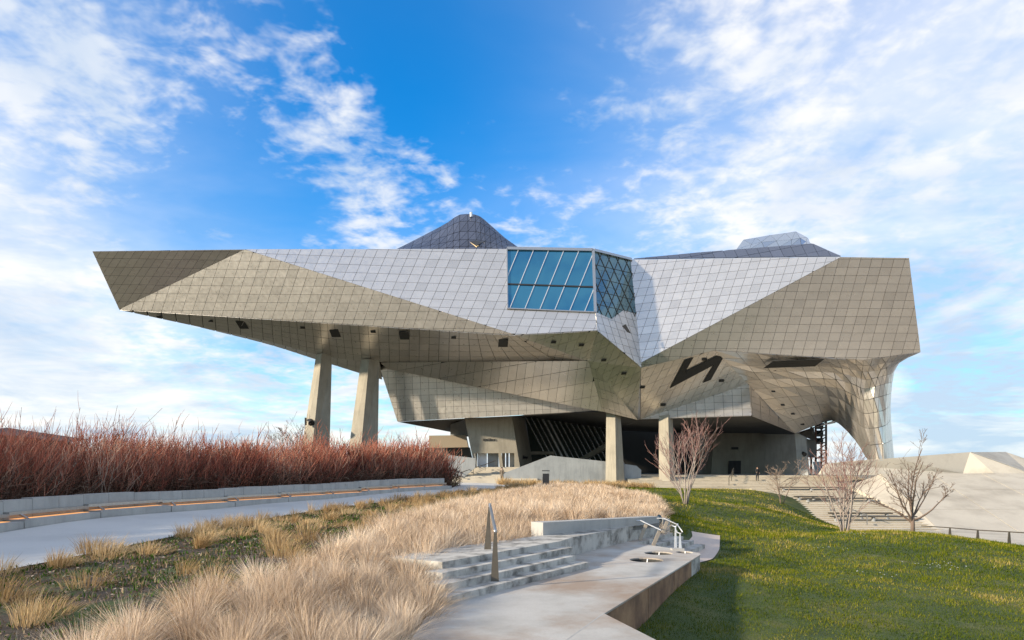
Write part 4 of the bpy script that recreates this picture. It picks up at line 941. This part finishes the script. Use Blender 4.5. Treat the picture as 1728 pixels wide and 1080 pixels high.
def clump_field(name, pos, nb, h, rad, m, label, wind=(.30, .05), spread=.42, wmul=1.0, tb=(0, 1)):
    allP = [[] for _ in range(5)]; tints = []
    for (x, y), k_, hh, rr in zip(pos, nb, h, rad):
        a = rng.uniform(0, 2*np.pi, k_); r = rr*.55*np.sqrt(rng.uniform(0, 1, k_)); bx = x+r*np.cos(a); by = y+r*np.sin(a)
        base = np.stack([bx, by, np.zeros(k_)], 1)
        out = np.stack([np.cos(a), np.sin(a)], 1)*(r/(rr*.55))[:, None]*spread*1.35
        lean = out+np.array(wind)+rng.normal(0, .17, (k_, 2))+rng.normal(0, .10, 2); ll = np.hypot(lean[:, 0], lean[:, 1]); lean *= np.minimum(1, .93/np.maximum(ll, 1e-6))[:, None]
        d = math.hypot(x, y); wd_ = np.full(k_, max(.0055, d*.00062)*wmul)*rng.uniform(.7, 1.3, k_)
        P = make_blades(base, hh*rng.uniform(.6, 1.08, k_), lean, wd_)
        for q, p in zip(allP, P): q.append(p)
        tints.append(np.clip(rng.normal(.5, .26, k_)+rng.normal(0, .20), tb[0], tb[1]))
    P = [np.concatenate(q) for q in allP]; zb = TZ(P[0][:, 0], P[0][:, 1])-.01
    for q in P: q[:, 2] += zb
    o = blades_mesh(name, P, m, None, np.concatenate(tints)); return tag(o, label, None, None, 'stuff')
def poisson(poly, dens, n, reject=None, mind=.6):
    """scatter in a polygon; dens(d) = clumps per square metre at distance d"""
    xs = [p[0] for p in poly]; ys = [p[1] for p in poly]; out = []
    c = rng.uniform((min(xs), min(ys)), (max(xs), max(ys)), (n, 2)); c = c[inside(poly, c[:, 0], c[:, 1])]
    cell = {}
    for x, y in c:
        r = mind*dens(math.hypot(x, y)); key = (int(x//.8), int(y//.8)); ok = True
        for i in (-1, 0, 1):
            for j in (-1, 0, 1):
                for (u, v_) in cell.get((key[0]+i, key[1]+j), ()):
                    if (u-x)**2+(v_-y)**2 < r*r: ok = False; break
        if ok: cell.setdefault(key, []).append((x, y)); out.append((x, y))
    return np.array(out)
pos = poisson(BANK, lambda d: 1.0, 18000, mind=.45)
dd = np.hypot(pos[:, 0], pos[:, 1])
nb = np.clip(4600/dd, 90, 560).astype(int)
clump_field('ornamental_grass', pos, nb, rng.uniform(.40, .70, len(pos))*np.where(pos[:, 1] > 20, .95, 1.0), rng.uniform(.34, .54, len(pos)), GRASS, 'pale feathery dry grass massed over the bank beside the steps', (.24, .04), .68)
print('grass blades', nb.sum())
# looser golden tufts on the strip between road and bank
rr_ = interp(ROAD_R, 80); STRIP = [tuple(q) for q in rr_[8:66]]+[(1.2, 52), (-.8, 42), (-2.3, 32), (-3.0, 23), (-3.4, 17), (-3.8, 12), (-4.2, 10), (-4.4, 8.5), (-4.5, 6)]
ps = poisson(STRIP, lambda d: 1.0, 2600, mind=.55)
edge_d = np.min(np.hypot(ps[:, None, 0]-rr_[None, :, 0], ps[:, None, 1]-rr_[None, :, 1]), 1)
keep = (rng.uniform(0, 1, len(ps)) < np.where(edge_d < .9, .9, .45)) & ((ps[:, 1] > 13) | (rng.uniform(0, 1, len(ps)) < .4)); ps = ps[keep]
ds = np.hypot(ps[:, 0], ps[:, 1])
clump_field('golden_grass_tufts', ps, np.clip(1900/ds, 50, 150).astype(int)*rng.integers(1, 3, len(ps)), rng.uniform(.22, .58, len(ps)), rng.uniform(.25, .7, len(ps)), TUFT, 'golden tufts of taller grass along the road edge', (.34, .05), .55)
# tufts on the far edge of the bank and by the bin
pf = np.array([(rng.uniform(-1.2, 11.0), rng.uniform(62, 66)) for _ in range(90)]+[(rng.uniform(9.5, 13.5), rng.uniform(64, 70)) for _ in range(26)])
clump_field('far_grass_tufts', pf, np.full(len(pf), 60), rng.uniform(.5, .9, len(pf)), rng.uniform(.4, .7, len(pf)), TUFT, 'golden grass tufts before the grey retaining wall', (.1, 0), .6)
# weeds and litter on the strip
def weeds():
    c = poisson(STRIP+[], lambda d: 1.0, 30000, mind=.06); n0 = len(c); pt = np.sin(c[:, 0]*2.1+np.sin(c[:, 1]*1.3))*np.cos(c[:, 1]*1.7); sel = rng.uniform(0, 1, n0) < .62+.4*pt
    c = c[sel]; k_ = 9; b = np.repeat(c, k_, 0)+rng.normal(0, .07, (len(c)*k_, 2)); n = len(b)
    base = np.stack([b[:, 0], b[:, 1], TZ(b[:, 0], b[:, 1])+.005], 1); lean = rng.normal(0, .5, (n, 2)); ll = np.hypot(*lean.T); lean *= np.minimum(1, .95/ll)[:, None]
    P = make_blades(base, rng.uniform(.03, .11, n), lean, np.maximum(.014, np.hypot(b[:, 0], b[:, 1])*.0012)*rng.uniform(.8, 2.0, n))
    o = blades_mesh('strip_weeds', P, foliage('weeds', [(0, (.025, .065, .008)), (.40, (.07, .15, .018)), (.55, (.12, .085, .045)), (.8, (.24, .165, .10)), (1, (.46, .36, .24))], .8, .2), None, rng.uniform(0, 1, n)); tag(o, 'low weeds and leaf litter on the soil strip', None, None, 'stuff')
weeds()
def litter():
    c = poisson(STRIP, lambda d: 1.0, 60000, mind=.02); n = len(c); r = rng.uniform(.010, .035, n)*np.clip(np.hypot(*c.T)/10, 1, 2.5)
    z = TZ(c[:, 0], c[:, 1])+.012; V = np.zeros((n, 3, 3)); a = rng.uniform(0, 6.28, n)
    for i, (da, f) in enumerate(((0, 1.0), (2.4, .8), (4.0, .9))): V[:, i] = np.stack([c[:, 0]+r*f*np.cos(a+da), c[:, 1]+r*f*np.sin(a+da), z+rng.uniform(0, .025, n)], 1)
    o = trimesh('leaf_litter', V.reshape(-1, 3), np.arange(n*3).reshape(-1, 3), foliage('litter', [(0, (.05, .032, .02)), (.5, (.16, .10, .06)), (.85, (.32, .23, .15)), (1, (.55, .46, .36))], .9, 0), None, rng.uniform(0, 1, n)); tag(o, 'brown leaf litter and chips on the soil strip', None, None, 'stuff')
litter()
# turf
def turf():
    n = 330000
    d = np.exp(rng.uniform(np.log(9.0), np.log(80), n)); a = rng.uniform(-.02, .80, n); x = a*d; y = d
    ok = ~inside(BANK, x, y) & ~inside([(1.86, 8.2), (1.30, 10.35), (4.78, 17.5), (4.9, 17.9), (4.4, 18.9), (5.3, 19.0), (6.0, 20.3), (7.0, 22.8), (8.0, 26.3), (6.8, 26.3), (6.3, 24.6), (4.4, 24.3), (3.4, 21.9), (.5, 17.5), (-2, 13), (-2, 2), (3, 2)], x, y)
    ok &= ~((x > 28.1) & (y > 62)) & ~((x > 31.5) & (y > 44)) & (y < 80.8) & ~((x < 4.3) & (y > 18)) & ~((x < 9) & (y > 63)) & (x > -.5)
    x, y, d = x[ok], y[ok], d[ok]; n = len(x)
    pat = np.sin(x*.9+1.3*np.sin(y*.7))*np.cos(y*.8+1.1*np.sin(x*.5)); pat2 = np.sin(x*3.1+2*np.sin(y*2.3))*np.cos(y*2.7+1.7*np.sin(x*1.9)); pat3 = np.sin(x*.28+.4)*np.sin(y*.33+1.0)
    far = np.clip((d-34)/25, 0, 1)
    base = np.stack([x, y, TZ(x, y)-.004], 1); lean = rng.normal(0, .42, (n, 2)); ll = np.hypot(*lean.T); lean *= np.minimum(1, .95/np.maximum(ll, .01))[:, None]
    h = rng.uniform(.022, .066, n)*(1+.5*pat2)*np.clip(d/14, 1, 2.0); wd_ = np.maximum(.006, d*.00085)*rng.uniform(.7, 1.4, n)
    worn = np.clip(np.sin(x*.62+1.7*np.sin(y*.41))*np.sin(y*.57+1.4*np.sin(x*.33))-.45, 0, 1); dry = np.sin(x*.55+.9*np.sin(y*.45)+y*.25)*np.cos(y*.30+.8*np.sin(x*.4)); mid_ = np.clip((d-27)/8, 0, 1); edge_ = np.clip((y-66)/10, 0, 1)
    t = np.clip(.45+.20*pat+.18*pat2+.12*pat3+rng.normal(0, .17, n)+mid_*np.clip(dry*.5-.02, -.1, .45)+edge_*.28+worn*.55, 0, 1)
    P = make_blades(base, h, lean, wd_); V = np.stack([P[0], P[1], P[4]], 1).reshape(-1, 3); T = np.arange(n*3).reshape(-1, 3)
    o = trimesh('lawn_grass', V, T, GREEN, None, t); tag(o, 'short green winter turf on the mound and slope', None, None, 'stuff')
turf()
# daisies on the mound
def daisies():
    V = []; T = []
    for cx, cy, k_, sp in ((1590, 950, 26, .45), (1445, 908, 14, .3), (1470, 965, 8, .4), (1380, 925, 8, .4)):
        d = F*(CZ+.62)/(cy-HOR); x0 = (cx-864)/F*d
        for _ in range(k_):
            x = x0+rng.normal(0, sp); y = d+rng.normal(0, sp); z = tz(x, y)+.07; b = len(V); r = .022
            V += [(x, y, z)]+[(x+r*math.cos(i*math.pi/3), y+r*math.sin(i*math.pi/3), z+.012) for i in range(6)]; T += [(b, b+1+i, b+1+(i+1) % 6) for i in range(6)]
    o = trimesh('daisies', np.array(V), np.array(T), MT['white']); tag(o, 'scattered white daisies in the turf', None, None, 'stuff')
daisies()
# hedge of red-stemmed shrubs
def tubes3(paths, rads):
    """paths (n,k,3), rads (n,k): three-sided stems"""
    n, k, _ = paths.shape; t = paths[:, -1]-paths[:, 0]; t /= np.linalg.norm(t, axis=1)[:, None]; ref = np.tile([0.3, 0.9, 0.1], (n, 1)); u = np.cross(t, ref); u /= np.linalg.norm(u, axis=1)[:, None]; v = np.cross(t, u)
    V = np.stack([paths+(u*math.cos(a)+v*math.sin(a))[:, None, :]*rads[:, :, None] for a in (0, 2.094, 4.189)], 2).reshape(-1, 3)
    b = (np.arange(n)*k*3)[:, None, None]+(np.arange(k-1)*3)[None, :, None]
    q = []
    for j in range(3):
        a0, a1 = j, (j+1) % 3; q += [b+np.array([a0, a1, 3+a1]), b+np.array([a0, 3+a1, 3+a0])]
    return V, np.concatenate([x.reshape(-1, 3) for x in q])
def stems(base, tipdir, L, k=5, wob=.06):
    n = len(base); s = np.linspace(0, 1, k)[None, :, None]; p = base[:, None, :]+tipdir[:, None, :]*L[:, None, None]*s
    p = p+rng.normal(0, 1, (n, k, 3))*wob*L[:, None, None]*np.array([1, 1, .4])*np.minimum(s*1.5, 1)
    return p
HP = interp(WALL+[(-2.9, 55.5)], 200); hseg = np.concatenate([[0], np.cumsum(np.hypot(*np.diff(HP, axis=0).T))])
def hat(s, off):
    i = np.clip(np.searchsorted(hseg, s), 2, 197); f_ = lambda q: np.stack([np.interp(q, hseg, HP[:, 0]), np.interp(q, hseg, HP[:, 1])], 1)
    t = f_(s+.3)-f_(s-.3); t /= np.linalg.norm(t, axis=1)[:, None]; p = f_(s)+np.stack([-t[:, 1], t[:, 0]], 1)*off[:, None]; return np.concatenate([p, np.zeros((len(s), 1))], 1)
hedge = empty('hedge', (-14, 30, .9), 'long hedge of bare red stemmed shrubs behind the low kerb wall', 'hedge')
def hedge_build():
    n = 9000; SE = hseg[-1]
    bush = rng.uniform(.5, SE-.4, 210); boff = rng.uniform(1.9, 5.6, 210); bh = rng.uniform(.72, 1.12, 210); bt = rng.normal(0, .16, 210)
    bi = rng.integers(0, 210, n); s = np.clip(bush[bi]+rng.normal(0, .42, n), .3, SE-.2); off = np.maximum(1.35, boff[bi]+rng.normal(0, .42, n)); B_ = hat(s, off)
    endf = np.clip((SE+.3-s)/2.2, .45, 1)
    B_[:, 2] = TZ(B_[:, 0], B_[:, 1])
    out_ = np.stack([s-bush[bi], off-boff[bi]], 1)
    dirv = np.stack([rng.normal(.10, .24, n)+.12*out_[:, 0], rng.normal(0, .22, n), np.ones(n)], 1); dirv /= np.linalg.norm(dirv, axis=1)[:, None]
    L = rng.uniform(1.6, 2.45, n)*endf*bh[bi]*np.where(rng.uniform(0, 1, n) < .06, 1.28, 1.0)*(.92+.13*np.clip(off/5, 0, 1)); L *= np.interp(s, [0, SE*.5, SE], [1.08, 1.16, 1.38])
    P = stems(B_, dirv, L, 6, .05); dist = np.hypot(B_[:, 0], B_[:, 1]); r0 = np.maximum(.010, dist*.00042)
    rad = r0[:, None]*np.linspace(1.2, .55, 6)[None, :]
    V, T = tubes3(P, rad); nt_ = len(T)//n
    t = np.clip(rng.normal(.45, .25, n)+bt[bi], 0, 1); t3 = np.tile(np.repeat(t[:, None], 5, 1).ravel(), 6)
    trimesh('stems', V, T, foliage('brown_stems', [(0, (.09, .045, .034)), (.6, (.26, .14, .095)), (1, (.42, .33, .26))], .8, 0), hedge, t3)
    # red twigs leaving the upper part of the stems
    m = 6; idx = np.repeat(np.arange(n), m); f = rng.uniform(.32, .98, len(idx)); i0 = np.minimum((f*5).astype(int), 4); fr = f*5-i0
    b = P[idx, i0]*(1-fr[:, None])+P[idx, i0+1]*fr[:, None]
    dv = dirv[idx]*.9+np.stack([rng.normal(.12, .38, len(idx)), rng.normal(0, .36, len(idx)), rng.uniform(.1, .7, len(idx))], 1); dv /= np.linalg.norm(dv, axis=1)[:, None]
    L2 = rng.uniform(.28, .85, len(idx))*(.6+.4*endf[idx]); P2 = stems(b, dv, L2, 3, .05); r2 = r0[idx]*.62
    V, T = tubes3(P2, r2[:, None]*np.array([1, .8, .4])[None, :]); t = np.clip(rng.normal(.55, .22, len(idx))+bt[bi][idx], 0, 1)
    trimesh('red_twigs', V, T, foliage('red_twigs', [(0, (.18, .052, .038)), (.45, (.45, .135, .085)), (.8, (.60, .25, .16)), (1, (.64, .41, .29))], .75, 0), hedge, np.tile(np.repeat(t[:, None], 2, 1).ravel(), 6))
    # leaf litter and dead inner growth close the view at the bottom
    k_ = 26000; s = rng.uniform(.8, SE-.3, k_); off = 1.2+rng.uniform(0, 1, k_)*3.5; B_ = hat(s, off); B_[:, 2] = TZ(B_[:, 0], B_[:, 1])+rng.uniform(0, 1.3, k_)
    dv = np.stack([rng.normal(.5, .6, k_), rng.normal(0, .6, k_), rng.normal(.25, .45, k_)], 1); dv /= np.linalg.norm(dv, axis=1)[:, None]
    P3 = stems(B_, dv, rng.uniform(.25, .7, k_), 3, .08); r3_ = np.maximum(.008, np.hypot(B_[:, 0], B_[:, 1])*.00036)
    V, T = tubes3(P3, r3_[:, None]*np.array([1, .8, .5])[None, :]); t = np.clip(rng.normal(.4, .25, k_), 0, 1)
    trimesh('inner_growth', V, T, foliage('dead_growth', [(0, (.06, .034, .024)), (.6, (.17, .095, .065)), (1, (.34, .26, .19))], .9, 0), hedge, np.tile(np.repeat(t[:, None], 2, 1).ravel(), 6))
hedge_build()
# bare trees
BARK = plain('grey_brown_bark', (.22, .16, .12), .9); PALEB = plain('pale_grey_bark', (.31, .255, .22), .9); TWIG = plain('reddish_twig', (.25, .135, .115), .85); BARK2 = plain('dark_bark', (.17, .12, .092), .9)
def bare_tree(name, base, H, label, stems_n, spread, seed, twig_m, bark_m, up=1.0, child=9, fan=.22, group='young bare trees on the lawn'):
    rg = random.Random(seed); root = empty(name, base, label, 'tree', group); base = Vector(base)
    tr = MB(); br = MB(); sh = MB()
    dist = math.hypot(base.x, base.y); rmin = dist*.00017
    def grow(p, d, L, r, lev):
        k = (8, 6, 4, 3)[lev]; pts = [p.copy()]; rad = [r]; dirs = [d.copy()]
        for i in range(k):
            d = (d+Vector((rg.gauss(0, .07), rg.gauss(0, .07), .05*up+rg.gauss(0, .03)))).normalized(); p = p+d*(L/k); pts.append(p.copy()); dirs.append(d.copy()); rad.append(max(rmin, r*(1-.85*(i+1)/k)))
        if lev == 0:
            tr.tube(pts[:6], rad[:6], 6); sh.tube(pts[5:], rad[5:], 4)
        else: (br if lev == 1 else sh).tube(pts, rad, 4 if lev == 1 else 3)
        if lev >= 3: return
        for c_ in range((child, 4, 2)[lev]):
            f = rg.uniform(.12 if lev == 0 else .2, .95); i = min(int(f*k), k-1); q = pts[i].lerp(pts[i+1], f*k-i); ax = Vector((rg.gauss(0, 1), rg.gauss(0, 1), 0)).normalized()
            nd = (dirs[i]+ax*spread*rg.uniform(.7, 1.3)).normalized()
            grow(q, nd, (L*(1-f)*.75+H*.13)*rg.uniform(.6, 1.1) if lev == 0 else L*rg.uniform(.3, .55), max(rmin, rad[i]*.55), lev+1)
    for i in range(stems_n):
        a = 2*math.pi*i/max(1, stems_n)+rg.uniform(-.4, .4); o_ = Vector((math.cos(a), math.sin(a), 0))
        grow(base+o_*rg.uniform(.04, .16)+Vector((0, 0, -.1)), (Vector((0, 0, 1))+o_*fan*rg.uniform(.2, 1.5)).normalized(), H*rg.uniform(.72, 1.0), .045, 0)
    tr.build('trunk', bark_m, root, True); br.build('crown', bark_m, root); sh.build('shoots', twig_m, root)
    return root
def gnd(px, d): x = (px-864)/F*d; return (x, d, tz(x, d))
bare_tree('bare_tree', gnd(1157, 42), 5.1, 'upright multi-stem bare tree with red shoots in front of the second pier', 6, .55, 3, TWIG, PALEB, 1.2, 9, .30)
bare_tree('bare_tree', gnd(1318, 56), 4.2, 'smallest bare tree, at the top edge of the lawn near the standing person', 3, 1.05, 5, BARK, BARK, .5, 9, .35)
bare_tree('bare_tree', gnd(1425, 33), 4.8, 'tall multi-stem bare tree before the long garden steps', 7, .60, 8, TWIG, PALEB, 1.0, 9, .30)
def spreading():
    b = gnd(1540, 31.5); rg = random.Random(21); root = empty('bare_tree', b, 'dark single-trunk bare tree with crooked spreading limbs, rightmost of the trees', 'tree', 'young bare trees on the lawn'); base = Vector(b); tr = MB(); br = MB(); rmin = .0062
    def grow(p, d, L, r, lev):
        k = 6; pts = [p.copy()]; rad = [r]; dirs = [d.copy()]
        for i in range(k):
            d = (d+Vector((rg.gauss(0, .13), rg.gauss(0, .13), rg.gauss(.05, .09)))).normalized(); p = p+d*(L/k); pts.append(p.copy()); dirs.append(d.copy()); rad.append(max(rmin, r*(1-.72*(i+1)/k)))
        (tr if lev == 0 else br).tube(pts, rad, 6 if lev == 0 else 4)
        if lev >= 4: return
        for c_ in range((0, 6, 5, 2)[lev]):
            f = rg.uniform(.2, .98); i = min(int(f*k), k-1); q = pts[i].lerp(pts[i+1], f*k-i); ax = Vector((rg.gauss(0, 1), rg.gauss(0, 1), rg.gauss(.1, .4)))
            grow(q, (dirs[i]+ax.normalized()*rg.uniform(.7, 1.2)).normalized(), L*rg.uniform(.22, .45), max(rmin, rad[i]*.55), lev+1)
    tr.tube([base+Vector((0, 0, -.1)), base+Vector((.01, 0, .35)), base+Vector((-.02, 0, .8))], [.105, .09, .095], 8)
    for a, e, L in ((-2.7, .95, 2.4), (-1.9, 1.3, 3.3), (-.9, 1.38, 3.6), (.1, 1.1, 2.9), (.5, .62, 2.5), (1.6, 1.15, 2.7), (3.0, .7, 2.2), (-.2, .42, 2.1), (2.3, 1.25, 2.9)):
        grow(base+Vector((-.01, 0, rg.uniform(.45, .8))), Vector((math.cos(a)*math.cos(e), math.sin(a)*math.cos(e), math.sin(e))), L*.92, .05, 1)
    tr.build('trunk', BARK2, root, True); br.build('crown', BARK2, root)
spreading()
bare_tree('bare_tree', (at(490, 760, 66).x, 66, .9), 6.2, 'distant bare tree whose grey crown shows above the hedge left of the piers', 5, .8, 11, BARK2, BARK2, .8, 10, .3)
